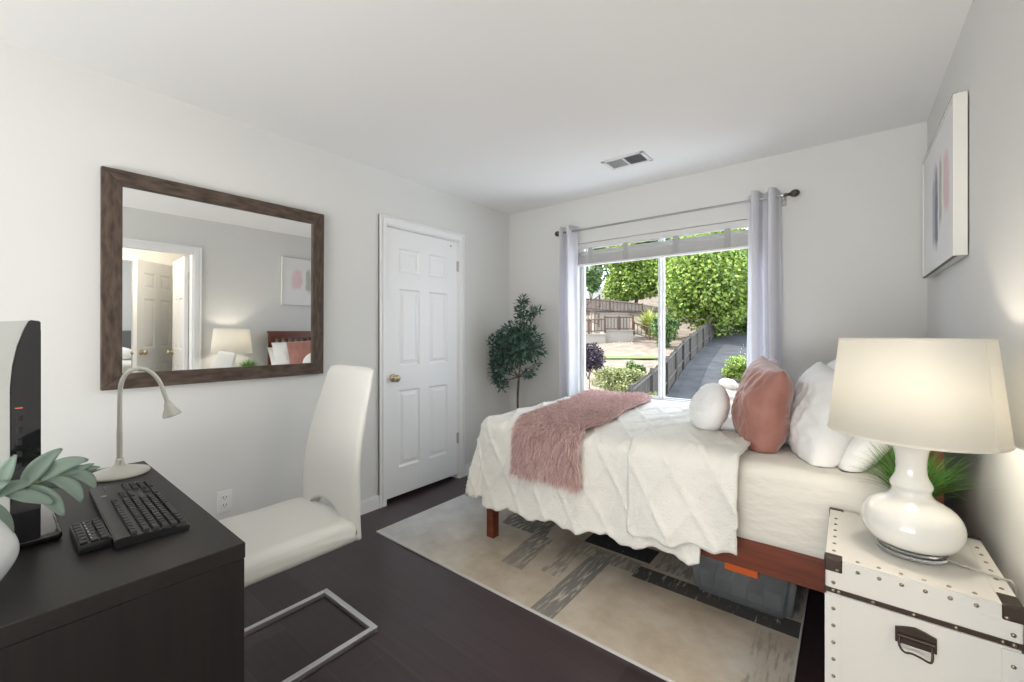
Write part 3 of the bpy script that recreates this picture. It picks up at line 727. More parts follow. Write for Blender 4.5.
# ---------------------------------------------------------------- trunk
TX0, TX1, TY0, TY1, TZ = 2.597, 2.957, -1.812, -1.39, .64
t = thing('studded_chest', 'white studded storage trunk with dark leather corners beside the bed', 'trunk', ((TX0 + TX1) / 2, (TY0 + TY1) / 2, 0))
b = B(); box(b, TX0 + .002, TX1 - .002, TY0 + .002, TY1 - .002, .0, .545, .004); link('body', b, M['trunk'], t)
b = B(); box(b, TX0, TX1, TY0, TY1, .549, TZ, .006, 3); link('lid', b, M['trunk'], t)
# leather trims at the lid seam
for a in ((TX0 - .002, TX1 + .002, TY0 - .0025, TY0 + .002, .5485, .5615), (TX0 - .0025, TX0 + .002, TY0 - .001, TY1, .5485, .5615), (TX1 - .002, TX1 + .0025, TY0 - .001, TY1, .5485, .5615)):
    b = B(); box(b, *a, .001, 1); link('leather_strap', b, M['bronze'], t)
# edge strips (white) along edges
b = B(); s_ = .0022
for x_ in (TX0, TX1 - .034):
    box(b, x_ - .0012 if x_ == TX0 else x_, x_ + .034 + (.0012 if x_ != TX0 else 0), TY0 - .0012, TY0 + .003, .002, .54); box(b, x_, x_ + .034, TY0, TY1, TZ - .002, TZ + .0013)
box(b, TX0 + .034, TX1 - .034, TY0, TY0 + .034, TZ - .002, TZ + .0013); box(b, TX0 + .034, TX1 - .034, TY0 - .0012, TY0 + .003, .606, TZ - .004)
link('edge_strip', b, M['trunk'], t)
def corner(x0, x1, y0, y1):
    b = B(); box(b, x0, x1, y0, y1, TZ - .034, TZ + .0032, .004, 2); link('corner_bracket', b, M['bronze'], t)
cs = .038
corner(TX0 - .003, TX0 + cs, TY0 - .003, TY0 + cs - .006); corner(TX1 - cs + .004, TX1 + .003, TY0 - .003, TY0 + cs + .02)
corner(TX0 - .003, TX0 + cs, TY1 - .02, TY1 + .003); corner(TX1 - cs, TX1 + .003, TY1 - .02, TY1 + .003)
stud0 = None
def stud(x, y, z, face):
    global stud0
    if stud0 is None:
        b = B(); lathe(b, [(.0048, 0), (.0044, .0012), (.003, .0024), (.001, .0030)], seg=12)
        stud0 = link('stud', b, M['stud'], t, loc=(0, 0, 0), smooth=True); o = stud0
    else:
        o = stud0.copy(); C.objects.link(o); o.parent = t
    o.location = Vector((x, y, z)) - Vector(ORG[t.name]); o.rotation_euler = (PI / 2, 0, 0) if face == 'f' else (0, 0, 0)
for i in range(6): stud(2.667 + i * .0433, TY0 - .0012, .622, 'f'); stud(2.667 + i * .0433, TY0 + .018, TZ + .0013, 't')
for i in range(6):
    stud(TX0 + .018, TY0 + .055 + i * .053, TZ + .0013, 't'); stud(TX1 - .018, TY0 + .085 + i * .05, TZ + .0013, 't')
stud(TX0 + .018, TY0 - .0012, .577, 'f'); stud(TX1 - .016, TY0 - .0012, .577, 'f')
for x_ in (2.614, 2.626, 2.698, 2.776, 2.85, 2.925, 2.942): stud(x_, TY0 - .0025, .555, 'f')
for i in range(10):
    stud(TX0 + .018, TY0 - .0012, .505 - i * .0465, 'f'); stud(TX1 - .016, TY0 - .0012, .505 - i * .0465, 'f')
stud(TX0 + .026, TY0 - .003, .613, 'f'); stud(TX1 - .026, TY0 - .003, .613, 'f')
# front handle
b = B(); hx0, hx1 = 2.741, 2.817
prism(b, [(hx0, .476), (hx1, .476), (hx1, .512), (hx1 - .02, .519), ((hx0 + hx1) / 2, .523), (hx0 + .02, .519), (hx0, .512)], lambda a, c, h: (a, h, c), TY0 - .006, TY0 + .001)
hp = link('handle_plate', b, M['bronze'], t)
b = B(); tube(b, [(hx0 + .004, TY0 - .009, .497), (hx1 - .004, TY0 - .009, .497)], .005, 8); link('hinge_bar', b, M['bronze'], hp, smooth='auto')
b = B(); pts = catmull([(hx0 + .008, TY0 - .010, .497), (hx0 + .007, TY0 - .017, .475), (hx0 + .016, TY0 - .021, .464), (hx0 + .030, TY0 - .021, .466), (hx0 + .046, TY0 - .021, .463), (hx0 + .062, TY0 - .021, .459), (hx1 - .009, TY0 - .018, .470), (hx1 - .010, TY0 - .010, .497)], 5)
tube(b, pts, .0026, 8); link('bail', b, M['bronze'], hp, smooth=True)

# ---------------------------------------------------------------- table lamp on the trunk
lx, ly, lz = 2.787, -1.625, TZ + .0015
t = thing('table_lamp', 'white glass table lamp with a lit cream drum shade on the trunk', 'lamp', (lx, ly, lz))
b = B(); lathe(b, [(.066, 0), (.074, .003), (.074, .012), (.068, .015), (.068, .021), (.062, .024)], (lx, ly, lz), 48); link('base', b, M['acrylic'], t, smooth='auto')
prof = [(.055, .024), (.08, .029), (.098, .045), (.108, .068), (.109, .092), (.102, .115), (.088, .133), (.067, .147), (.052, .157), (.0445, .168), (.0425, .178), (.0465, .190), (.044, .200), (.037, .215), (.0335, .232), (.0335, .262), (.037, .288), (.0425, .302), (.041, .308), (.012, .310)]
pr2 = catmull([(r, 0, z_) for r, z_ in prof], 3)
b = B(); lathe(b, [(p.x, p.z) for p in pr2], (lx, ly, lz), 56, 1., 1.); link('vase_body', b, M['glassceramic'], t, smooth=True)
b = B(); tube(b, [(lx, ly, lz + .305), (lx, ly, lz + .40)], .010, 12); link('stem', b, M['brass'], t, smooth='auto')
b = B(); sphere(b, (lx, ly, lz + .45), .030, (1, 1, 1.2)); bm_ = nm('lamp_bulb', (1, .9, .75), .5, Emission_Strength=6.); P(bm_).inputs['Emission Color'].default_value = (1, .82, .58, 1); link('bulb', b, bm_, t, smooth=True)
SZ0, SZ1, SR0, SR1 = .976 - lz, 1.249 - lz, .190, .163
b = B(); lathe(b, [(SR0, SZ0), (SR1, SZ1)], (lx, ly, lz), 72, 1, 1.04, close=False); sh = link('shade', b, M['shade'], t, smooth=True, thick=.0015, fixn=True)
for r_, z_ in ((SR0, SZ0 + .003), (SR1, SZ1 - .003)):
    b = B(); lathe(b, [(r_ + .0004, z_ - .003), (r_ + .0012, z_), (r_ + .0004, z_ + .003)], (lx, ly, lz), 72, 1, 1.04, close=False)
    link('trim_band', b, M['shade'], sh, smooth=True)
b = B(); th = math.radians(-42)
def shp(r_, z_, a): return Vector((lx + r_ * math.cos(a), ly + 1.04 * r_ * math.sin(a), lz + z_))
q = [shp(SR0 + .0012, SZ0, th), shp(SR0 + .0012, SZ0, th + .03), shp(SR1 + .0012, SZ1, th + .035), shp(SR1 + .0012, SZ1, th)]
b.faces.new([b.verts.new(v) for v in q]); link('seam', b, M['shade'], sh, thick=.0008)
b = B()
for k in range(3):
    a = k * 2 * PI / 3; tube(b, [(lx, ly, lz + .57), shp(SR1 - .001, SZ1 - .008, a)], .0018, 6)
lathe(b, [(.014, 0), (.014, .004)], (lx, ly, lz + .567), 16); tube(b, catmull([(lx + .0, ly, lz + .40), (lx + .045, ly, lz + .43), (lx + .048, ly, lz + .49), (lx, ly, lz + .568)], 5), .0018, 6); link('harp', b, M['brass'], t, smooth=True)
light('lamp_bulb_light', 'POINT', (lx, ly, lz + .45), 17, (1, .89, .74), shadow_soft_size=.035)
b = B(); tube(b, catmull([(lx + .062, ly - .01, lz + .008), (lx + .11, ly - .028, lz + .004), (TX1 - .01, ly - .05, lz + .005), (TX1 + .012, ly - .06, lz - .012), (TX1 + .016, ly - .02, lz - .2), (TX1 + .018, ly + .06, .1)], 8), .0028, 8)
link('power_cord', b, M['cord'], t, smooth=True)

# potted grass behind the lamp
def blade(verts, faces, root, dir_, ln, wd, droop, rng, n=5):
    d = Vector(dir_).normalized(); side = d.cross(Vector((0, 0, 1)))
    if side.length < .05: side = Vector((1, 0, 0))
    side.normalize(); p = Vector(root); i0 = len(verts)
    for k in range(n + 1):
        f_ = k / n; w_ = wd * (1 - f_ ** 1.6) + .0002
        verts += [p - side * w_, p + side * w_]; p = p + d * ln / n; d = (d + Vector((0, 0, -droop / n))).normalized()
    for k in range(n): a = i0 + 2 * k; faces.append((a, a + 1, a + 3, a + 2))
gx, gy = 2.805, -1.452
t = thing('potted_grass', 'small pot of bright green grass on the trunk behind the lamp', 'plant', (gx, gy, lz))
b = B(); lathe(b, [(.03, 0), (.034, .002), (.042, .105), (.043, .11), (.038, .11), (.037, .10)], (gx, gy, lz), 32); link('pot', b, M['vase_white'], t, smooth='auto')
rng = random.Random(7); verts, faces = [], []
for k in range(700):
    a = rng.random() * 2 * PI; r_ = rng.random() ** .5; ti = r_ * rng.uniform(.5, 1.3)
    d = (math.cos(a) * ti, math.sin(a) * ti * .8, 1)
    blade(verts, faces, (gx + math.cos(a) * r_ * .03, gy + math.sin(a) * r_ * .03, lz + .10), d, rng.uniform(.11, .18) * (1.25 if rng.random() < .06 else 1), rng.uniform(.0011, .0022), rng.uniform(.3, 1.2), rng)
verts = [Vector((min(v.x, W - .01), v.y, max(v.z, lz + .004))) - Vector(ORG[t.name]) for v in verts]
me = bpy.data.meshes.new('blades'); me.from_pydata(verts, [], faces); me.materials.append(M['grass']); o = bpy.data.objects.new('grass_blades', me); C.objects.link(o); o.parent = t

# ---------------------------------------------------------------- desk
t = thing('desk', 'black-brown wooden desk with a solid end panel in the left foreground', 'desk', (.96, -3.13, 0))
ex0, ex1, ey0, ey1 = .435, 1.488, -3.385, -2.873
b = B(); box(b, ex0, ex1, ey0, ey1, .712, .75, .0015, 1); link('desktop', b, M['desk_top'], t)
b = B(); box(b, ex1 - .021, ex1 - .001, ey0 + .002, ey1 - .002, .0, .711, .001, 1); link('end_panel', b, M['desk'], t)
b = B(); box(b, ex0 + .001, ex0 + .021, ey0 + .002, ey1 - .002, .0, .711, .001, 1); link('end_panel', b, M['desk'], t)
b = B(); box(b, ex0 + .022, ex1 - .022, ey0 + .01, ey0 + .026, .25, .711); link('back_panel', b, M['desk'], t)
b = B(); box(b, ex0 + .022, ex1 - .022, ey0 + .03, ey1 - .02, .60, .71); cb = link('drawer_unit', b, M['desk'], t)
for q0 in (ex0 + .026, ex0 + .529):
    b = B(); box(b, q0, q0 + .497, ey1 - .02, ey1 - .004, .605, .708, .001); link('drawer_front', b, M['desk'], cb)

# keyboard
kx0, kx1, ky0, ky1, kz = .775, 1.295, -3.075, -2.930, .7505
t = thing('keyboard', 'black full-size computer keyboard on the desk', 'keyboard', ((kx0 + kx1) / 2, (ky0 + ky1) / 2, kz))
b = B()
prism(b, [(ky1, kz), (ky1, kz + .012), (ky0 + .02, kz + .024), (ky0, kz + .022), (ky0, kz)], lambda a, c, h: (h, a, c), kx0, kx1)
bmesh.ops.bevel(b, geom=[e for e in b.edges if e.calc_length() > .4 or True], offset=.0025, segments=2, affect='EDGES')
link('housing', b, M['black'], t, smooth='auto')
kb0 = {}
def key(x, y, w_):
    f_ = (y - ky1) / (ky0 + .02 - ky1); z_ = kz + .012 + .012 * f_ - .001
    k_ = round(w_, 3)
    if k_ not in kb0:
        b = B(); r = [(-w_ / 2, -.0075, 0), (w_ / 2, -.0075, 0), (w_ / 2, .0075, 0), (-w_ / 2, .0075, 0)]; A = [b.verts.new(p) for p in r]; Bv = [b.verts.new((p[0] * (1 - .004 / w_), p[1] * .72, .0075)) for p in r]
        b.faces.new(A[::-1]); b.faces.new(Bv)
        for k in range(4): b.faces.new((A[k], A[(k + 1) % 4], Bv[(k + 1) % 4], Bv[k]))
        o = link('key', b, M['key'], t, loc=(0, 0, 0)); kb0[k_] = o
    else:
        o = kb0[k_].copy(); C.objects.link(o); o.parent = t
    o.location = Vector((x, y, z_)) - Vector(ORG[t.name]); o.rotation_euler = (-.09, 0, 0)
rows = [ky1 - .012, ky1 - .0305, ky1 - .049, ky1 - .0675, ky1 - .086, ky1 - .110]
# user sits on the +Y side, so the space-bar row is nearest +Y; number block at -X side
for ri, y_ in enumerate(rows):
    x_ = kx1 - .012
    ws = [.027, .024, .024, .129, .024, .024, .027, .034] if ri == 0 else [.036] + [.0215] * 11 + [.0405]
    if ri == 5: ws = [.024] + [.0242] * 12
    for w_ in ws: key(x_ - w_ / 2, y_, w_ - .0035); x_ -= w_
    x_ = kx1 - .336
    for k in range(3):
        if ri in (0, 3, 4) or (ri == 1 and k == 1): key(x_ - .0107 - k * .0213, y_, .018)
    x_ = kx1 - .410
    for k in range(4):
        if ri < 4: key(x_ - .0107 - k * .0213, y_, .018)
b = B()
for k in range(3): sphere(b, (kx0 + .075 - k * .02, ky0 + .030, kz + .0245), .002)
sphere(b, (kx0 + .13, ky0 + .02, kz + .024), .007, (1, 1, .3)); link('indicator', b, M['silver'], t)
t.rotation_euler = (0, 0, math.radians(-1.5))
# small black keypad
qx, qy = 1.175, -3.111
t = thing('numeric_keypad', 'small black keypad block lying against the keyboard on the desk', 'keypad', (qx, qy, kz))
b = B(); box(b, qx - .08, qx + .085, qy - .028, qy + .030, kz, kz + .022, .004); link('housing', b, M['black'], t, smooth='auto')
b0 = None
for i in range(7):
    for j in range(3):
        xx, yy = qx - .068 + i * .0235, qy - .018 + j * .018
        if b0 is None:
            b = B(); box(b, -.009, .009, -.007, .007, 0, .006, .002); b0 = link('key', b, M['key'], t, loc=(0, 0, 0)); o = b0
        else: o = b0.copy(); C.objects.link(o); o.parent = t
        o.location = Vector((xx, yy, kz + .0215)) - Vector(ORG[t.name])
b = B()
for i in range(6): box(b, qx - .06 + i * .024, qx - .052 + i * .024, qy - .006, qy - .003, kz + .0277, kz + .028)
link('legend_marks', b, M['silver'], t)

# desk lamp
dlx, dly, dz = .578, -2.968, .7505
t = thing('desk_lamp', 'cream gooseneck desk lamp at the wall end of the desk', 'lamp', (dlx, dly, dz))
b = B(); lathe(b, [(.084, 0), (.086, .004), (.084, .010), (.062, .018), (.03, .027), (.014, .036), (.012, .055), (.009, .06)], (dlx, dly, dz), 40, 1, 1); link('base', b, M['lampwhite'], t, smooth=True)
b = B(); pts = [(dlx, dly, dz + .055), (dlx, dly, .9), (dlx, dly + .001, 1.03), (dlx, dly + .006, 1.085), (dlx, dly + .022, 1.118), (dlx, dly + .05, 1.131), (dlx, dly + .085, 1.118), (dlx, dly + .112, 1.08), (dlx, dly + .128, 1.03), (dlx, dly + .138, .99)]
tube(b, catmull(pts, 6), [.0085] * 7 + [.0072] * 48, 14); link('gooseneck', b, M['lampwhite'], t, smooth=True)
b = B(); pr = [(.009, 0), (.014, -.012), (.016, -.022), (.027, -.044), (.030, -.052), (.0305, -.056), (.027, -.0555), (.024, -.046), (.001, -.036)]
lathe(b, pr, (0, 0, 0), 28, close=False); xform(b, Matrix.Translation((dlx, dly + .137, .996)) @ Matrix.Rotation(math.radians(16), 4, 'X')); link('lamp_head', b, M['lampwhite'], t, smooth=True)
b = B(); tube(b, [(dlx + .012, dly, dz + .035), (dlx + .016, dly, dz + .055)], .003, 8); link('switch', b, M['lampwhite'], t)

# monitor, seen from its end
mxx = 1.14
t = thing('monitor', 'glossy black desktop monitor seen from its side on the desk', 'monitor', (.88, -3.2, .75))
fy = -3.190
b = B()
poly = [(fy, .775), (fy, 1.293), (fy - .018, 1.296), (fy - .026, 1.272), (fy - .036, 1.235), (fy - .043, 1.19), (fy - .046, 1.14), (fy - .047, .80), (fy - .040, .775)]
prism(b, poly, lambda a, c, h: (h, a, c), .62, mxx); bmesh.ops.bevel(b, geom=[e for e in b.edges if e.calc_length() > .4], offset=.002, segments=2, affect='EDGES')
link('case', b, M['gloss'], t, smooth='auto')
b = B(); box(b, .645, mxx - .022, fy - .001, fy + .0015, .84, 1.272); link('screen', b, nm('dark_screen', (.01, .011, .013), .12), t)
b = B(); poly = [(fy - .019, 1.2945), (fy - .10, 1.288), (fy - .13, 1.2), (fy - .13, .93), (fy - .10, .86), (fy - .0475, .85), (fy - .0475, 1.14), (fy - .044, 1.19), (fy - .037, 1.235), (fy - .027, 1.272)]
prism(b, poly, lambda a, c, h: (h, a, c), .635, mxx - .004); link('rear_shell', b, M['silver'], t)
b = B(); box(b, mxx - .001, mxx + .0012, fy - .04, fy - .028, 1.089, 1.092); link('indicator_mark', b, M['orange_led'], t)
for k in range(5):
    b = B(); z_ = 1.06 - k * .028; box(b, mxx - .001, mxx + .0015, fy - .037, fy - .029, z_, z_ + .014, .0006); link('button', b, M['key'], t)
b = B(); box(b, mxx - .06, mxx, fy - .0468, fy - .0462, 1.12, 1.124); link('seam', b, M['black'], t)
b = B(); box(b, .84, .94, fy - .05, fy - .03, .76, .90, .004); link('stand_neck', b, M['gloss'], t)
b = B(); box(b, .68, 1.115, fy - .11, fy + .038, .7505, .772, .008, 3); link('stand_foot', b, M['gloss'], t, smooth='auto')
b = B(); tube(b, catmull([(.9, fy - .06, .9), (1.0, fy - .12, .85), (1.1, fy - .1, .84), (1.15, fy - .12, .78), (1.12, fy - .16, .757)], 6), .004, 8); link('cable', b, M['black'], t, smooth=True)

# vase with a lamb's-ear sprig in the corner of the picture
vx, vy = 1.33, -3.318
t = thing('ceramic_vase', 'rounded white ceramic vase at the near left corner of the desk', 'vase', (vx, vy, .7505))
b = B(); pr = catmull([(.035, 0, 0), (.06, 0, .02), (.0845, 0, .06), (.088, 0, .09), (.076, 0, .125), (.055, 0, .16), (.034, 0, .19), (.025, 0, .21), (.027, 0, .222)], 5)
lathe(b, [(p.x, p.z) for p in pr], (vx, vy, .7505), 40, close=False); b.faces.new(b.verts[:40]); tag_o = link('vase_body', b, M['vase_white'], t, smooth=True, thick=.003)
t = thing('leaf_sprig', 'grey-green lamb\'s-ear sprig leaning out of the white vase over the desk', 'plant', (vx, vy, .95))
stem = catmull([(vx, vy, .85), (vx - .003, vy + .01, .93), (vx - .01, vy + .07, .94), (vx - .022, vy + .115, .950), (vx - .03, vy + .168, .956)], 8)
b = B(); tube(b, stem, .0024, 6); link('stem', b, M['lamb_stem'], t, smooth=True)
rng = random.Random(3)
def leaf(root, dirv, nrm, ln, wd, droop, cup=.25):
    b = B(); d = Vector(dirv).normalized(); n = Vector(nrm); n = (n - d * n.dot(d)).normalized(); s_ = d.cross(n); p = Vector(root); V = []
    K = 10
    for k in range(K + 1):
        f_ = k / K; w_ = wd * (math.sin(PI * min(1, f_ * .93 + .04)) ** .75) * (1 - .25 * f_)
        V.append([b.verts.new(p + s_ * w_ * q + n * (abs(q) * w_ * cup)) for q in (-1, -.5, 0, .5, 1)])
        p = p + d * ln / K; q_ = droop / K; d2 = (d + Vector((0, 0, -q_))).normalized(); n = (n - d2 * n.dot(d2)).normalized(); d = d2; s_ = d.cross(n)
    for a, c in zip(V, V[1:]):
        for k in range(4): b.faces.new((a[k], a[k + 1], c[k + 1], c[k]))
    link('leaf', b, M['lamb'], t, smooth=True, thick=.0012, fixn=False)
# (stem index, direction, length, half width, droop)
up = (0.9, -.2, .4)
for si, dr, ln, wd, dp in ((14, (.1, .25, .9), .10, .017, .5), (20, (-.1, .45, .9), .105, .02, .9), (24, (.1, .6, .75), .10, .019, 1.3), (28, (-.1, .9, .35), .075, .013, 1.0),
        (31, (0, 1, .15), .055, .008, .3), (31, (.2, 1, .5), .045, .007, .3), (30, (-.2, 1, 0), .06, .008, .3), (26, (.2, .7, -.15), .10, .016, 2.2), (29, (.1, .75, .1), .085, .015, 2.4), (21, (.25, .6, -.4), .11, .017, 1.3),
        (12, (.2, .5, -.55), .11, .016, 1.3), (16, (.2, .95, -.25), .09, .015, .6), (8, (.1, .6, .45), .09, .016, .3), (6, (.2, .3, -.7), .09, .014, .5), (10, (-.1, .8, .3), .11, .018, .4), (4, (.1, -.2, .8), .09, .018, .5), (5, (.2, -.6, .3), .09, .018, .5), (32, (0, .9, .3), .035, .005, 0), (18, (-.4, .7, .1), .10, .017, .8), (25, (-.3, .8, -.2), .08, .014, 1.5)):
    leaf(stem[min(si, len(stem) - 1)], dr, up, ln * .86, wd * .9, dp)

# ---------------------------------------------------------------- chair
t = thing('dining_chair', 'white leatherette high-backed chair with a flat steel floor frame at the desk', 'chair', (.86, -2.5, 0))
cx0, cx1 = .625, 1.085
# seat
b = B()
sp_ = catmull([(0, -2.305, .445), (0, -2.312, .475), (0, -2.335, .492), (0, -2.42, .498), (0, -2.56, .496), (0, -2.70, .500), (0, -2.82, .494), (0, -2.855, .476), (0, -2.865, .448), (0, -2.85, .422), (0, -2.82, .413), (0, -2.56, .410), (0, -2.34, .410), (0, -2.315, .420)], 4)[:-1]
lay = [(0., .022), (.006, .009), (.018, .0), (.06, -.002), (.14, -.005), (.23, -.007)]
lay = [(cx0 + a, i) for a, i in lay] + [(cx1 - a, i) for a, i in lay[::-1]]
cz0 = sum(p.z for p in sp_) / len(sp_); cy0 = -2.585; RR = []
for x_, ins in lay:
    RR.append([b.verts.new((x_, p.y + (ins if p.y < cy0 else -ins) * (1 if ins > 0 else 0), p.z + (ins if p.z < cz0 else -ins) * (1 if p.z > cz0 or ins > 0 else 0))) for p in sp_])
for p, q in zip(RR, RR[1:]):
    for k in range(len(sp_)): b.faces.new((p[k], p[(k + 1) % len(sp_)], q[(k + 1) % len(sp_)], q[k]))
b.faces.new(RR[0][::-1]); b.faces.new(RR[-1])
link('seat', b, M['leather'], t, smooth=True)
# backrest: curved panel with an arched cut-out at its foot, tapering upward
b = B(); NU, NV = 24, 40
prof = catmull([(0, -2.318, .418), (0, -2.322, .50), (0, -2.322, .60), (0, -2.316, .70), (0, -2.30, .80), (0, -2.275, .90), (0, -2.247, 1.0), (0, -2.228, 1.075), (0, -2.220, 1.112)], 10)
def arch(u): return .418 + (.122 * math.sqrt(max(0, 1 - (u / .70) ** 2)) if abs(u) < .70 else 0)
def bpnt(u, v, side):
    zb = arch(u); z_ = zb + (1.112 - zb) * v
    for p, q in zip(prof, prof[1:]):
        if q.z >= z_ - 1e-6: break
    f_ = (z_ - p.z) / max(1e-6, q.z - p.z); y_ = p.y + (q.y - p.y) * min(1, f_)
    hgt = (z_ - .418) / .694
    hw = .232 - .002 * hgt - .048 * max(0, hgt - .25) ** 1.2 / .75 ** 1.2
    th = .052 - .022 * hgt
    e_ = 1 - abs(u) ** 10
    te = 1 - max(0, (v - .93) / .07) ** 2 * .6
    return Vector(((cx0 + cx1) / 2 + u * hw, y_ + side * th / 2 * (e_ ** .5 if e_ > 0 else 0) * te + .0, z_ - (.012 * abs(u) ** 6 if v > .97 else 0)))
us = [math.sin(PI / 2 * (-1 + 2 * i / NU)) for i in range(NU + 1)]
Fv = [[b.verts.new(bpnt(u, j / NV, -1)) for u in us] for j in range(NV + 1)]
Bk = [[b.verts.new(bpnt(u, j / NV, 1)) for u in us] for j in range(NV + 1)]
for G in (Fv, Bk):
    for j in range(NV):
        for i in range(NU): b.faces.new((G[j][i], G[j][i + 1], G[j + 1][i + 1], G[j + 1][i]))
for j in range(NV):
    for i in (0, NU): b.faces.new((Fv[j][i], Fv[j + 1][i], Bk[j + 1][i], Bk[j][i]))
for i in range(NU):
    for j in (0, NV): b.faces.new((Fv[j][i], Bk[j][i], Bk[j][i + 1], Fv[j][i + 1]))
bmesh.ops.remove_doubles(b, verts=b.verts[:], dist=.0003)
link('backrest', b, M['leather'], t, smooth=True)
# steel frame
def bar(x0, x1, y0, y1, z0, z1):
    b = B(); box(b, x0, x1, y0, y1, z0, z1, .0015, 1); return b
fx0, fx1, fyb, fyf = .668, 1.095, -2.236, -2.93; bw, bh = .024, .022
b = bar(fx0, fx1, fyb - bw, fyb, .002, .002 + bh); box(b, fx0, fx0 + bw, fyf, fyb - bw, .002, .002 + bh, .0015, 1); box(b, fx1 - bw, fx1, fyf, fyb - bw, .002, .002 + bh, .0015, 1)
link('floor_frame', b, M['chrome'], t)
link('cross_bar', bar(fx0 + bw, fx1 - bw, fyf, fyf + bw, .40, .425), M['chrome'], t)
for x_ in (fx0, fx1 - bw):
    link('leg', bar(x_, x_ + bw, fyf, fyf + bw, .024, .44), M['chrome'], t)
    link('seat_bar', bar(x_ + (.05 if x_ < .8 else -.05), x_ + bw + (.05 if x_ < .8 else -.05), fyf + .1, -2.345, .400, .411), M['chrome'], t)
b = B(); tube(b, [((cx0 + cx1) / 2 - .13, -2.36, .478), ((cx0 + cx1) / 2 - .13, -2.335, .50)], .006, 8); link('back_bolt', b, M['outlet'], t)

# ---------------------------------------------------------------- olive tree in the corner
ox, oy = .325, -.28
t = thing('olive_tree', 'artificial olive tree with grey-green leaves in the corner by the window', 'plant', (ox, oy, 0))
b = B(); lathe(b, [(.09, 0), (.10, .01), (.125, .22), (.13, .24), (.118, .24), (.112, .20)], (ox, oy, 0), 36); link('pot', b, M['pot'], t, smooth='auto')
b = B(); lathe(b, [(.112, .195), (.06, .205), (.001, .21)], (ox, oy, 0), 24); link('soil', b, M['soil'], t)
b = B(); tube(b, catmull([(ox, oy, .2), (ox + .006, oy - .004, .45), (ox - .004, oy, .65), (ox + .004, oy, .80), (ox + .02, oy, .93), (ox + .045, oy, 1.05)], 6), [.012] * 10 + [.0105] * 10 + [.008] * 11, 10)
brs = []
rng = random.Random(11)
clus = [(-.27, -.02, 1.20, .09), (-.20, -.05, 1.02, .09), (-.23, .02, 1.10, .10), (-.13, .0, 1.16, .11), (-.10, -.04, 1.27, .10), (-.02, .0, 1.30, .11), (.08, .0, 1.25, .11), (.14, -.02, 1.17, .10), (.02, -.06, 1.12, .12), (-.1, -.04, 1.02, .09), (.17, 0, 1.27, .07), (.20, .03, 1.14, .07), (-.24, -.03, .93, .065), (-.19, -.03, .85, .05), (-.30, 0, 1.05, .05),
        (.05, 0, 1.40, .05), (.05, -.01, 1.47, .045), (.04, 0, 1.53, .04), (.06, .01, 1.58, .03), (.11, 0, 1.43, .04), (.15, 0, 1.46, .03), (.20, 0, 1.475, .025), (.235, 0, 1.47, .02), (.10, 0, .93, .03), (.15, -.01, .935, .025), (.20, 0, 1.02, .035), (-.22, -.03, .87, .05), (-.16, -.03, .80, .035), (-.01, .01, 1.20, .12), (.09, -.05, 1.14, .09), (-.17, -.02, 1.24, .08)]
for (cx_, cy_, cz_, r_) in clus:
    cz_ -= .02 * (1 if cz_ > 1.35 else 1.6); cx_ *= .95; c = Vector((ox + cx_, oy + cy_, cz_)); s_ = Vector((ox + .01, oy, .86 if cz_ < 1.0 else .97)) 
    mid = (s_ + c) / 2 + Vector((rng.uniform(-.03, .03), rng.uniform(-.02, .02), rng.uniform(-.01, .04)))
    tube(b, catmull([s_, mid, c], 5), [.0045] * 5 + [.003] * 6, 6); brs.append((mid, c, r_))
link('trunk', b, M['bark'], t, smooth=True)
verts, faces = [], []; L0 = Vector(ORG[t.name])
def oleaf(p, d, ln, wd, rr):
    d = d.normalized(); s_ = d.cross(Vector((rr.uniform(-1, 1), rr.uniform(-1, 1), rr.uniform(-1, 1)))).normalized(); n = d.cross(s_); i0 = len(verts)
    for f_, w_ in ((0, .15), (.3, .9), (.6, .95), (.85, .5), (1, .03)):
        q = p + d * ln * f_ + n * (.12 * ln * f_ * f_) - L0; verts.extend([q - s_ * wd * w_, q + s_ * wd * w_])
    for k in range(4): a = i0 + 2 * k; faces.append((a, a + 1, a + 3, a + 2))
for (mid, c, r_) in brs:
    for k in range(int(1400 * r_ * r_ * 12) + 20):
        v = Vector((rng.gauss(0, 1), rng.gauss(0, 1), rng.gauss(0, 1))).normalized() * r_ * rng.random() ** .4
        v.y *= .75; p = c + v; d = v.normalized() * .8 + Vector((rng.uniform(-.7, .7), rng.uniform(-.7, .7), rng.uniform(-.7, .6)))
        if p.x < .02: p.x = .02 + rng.random() * .03
        if p.y > -.03: p.y = -.03 - rng.random() * .03
        q = p + d.normalized() * .05
        if q.x < .01 or q.y > -.02: d = Vector((abs(d.x), -abs(d.y), d.z))
        oleaf(p, d, rng.uniform(.032, .06), rng.uniform(.0045, .0075), rng)
me = bpy.data.meshes.new('foliage'); me.from_pydata(verts, [], faces); me.materials.append(M['olive']); o = bpy.data.objects.new('foliage', me); C.objects.link(o); o.parent = t

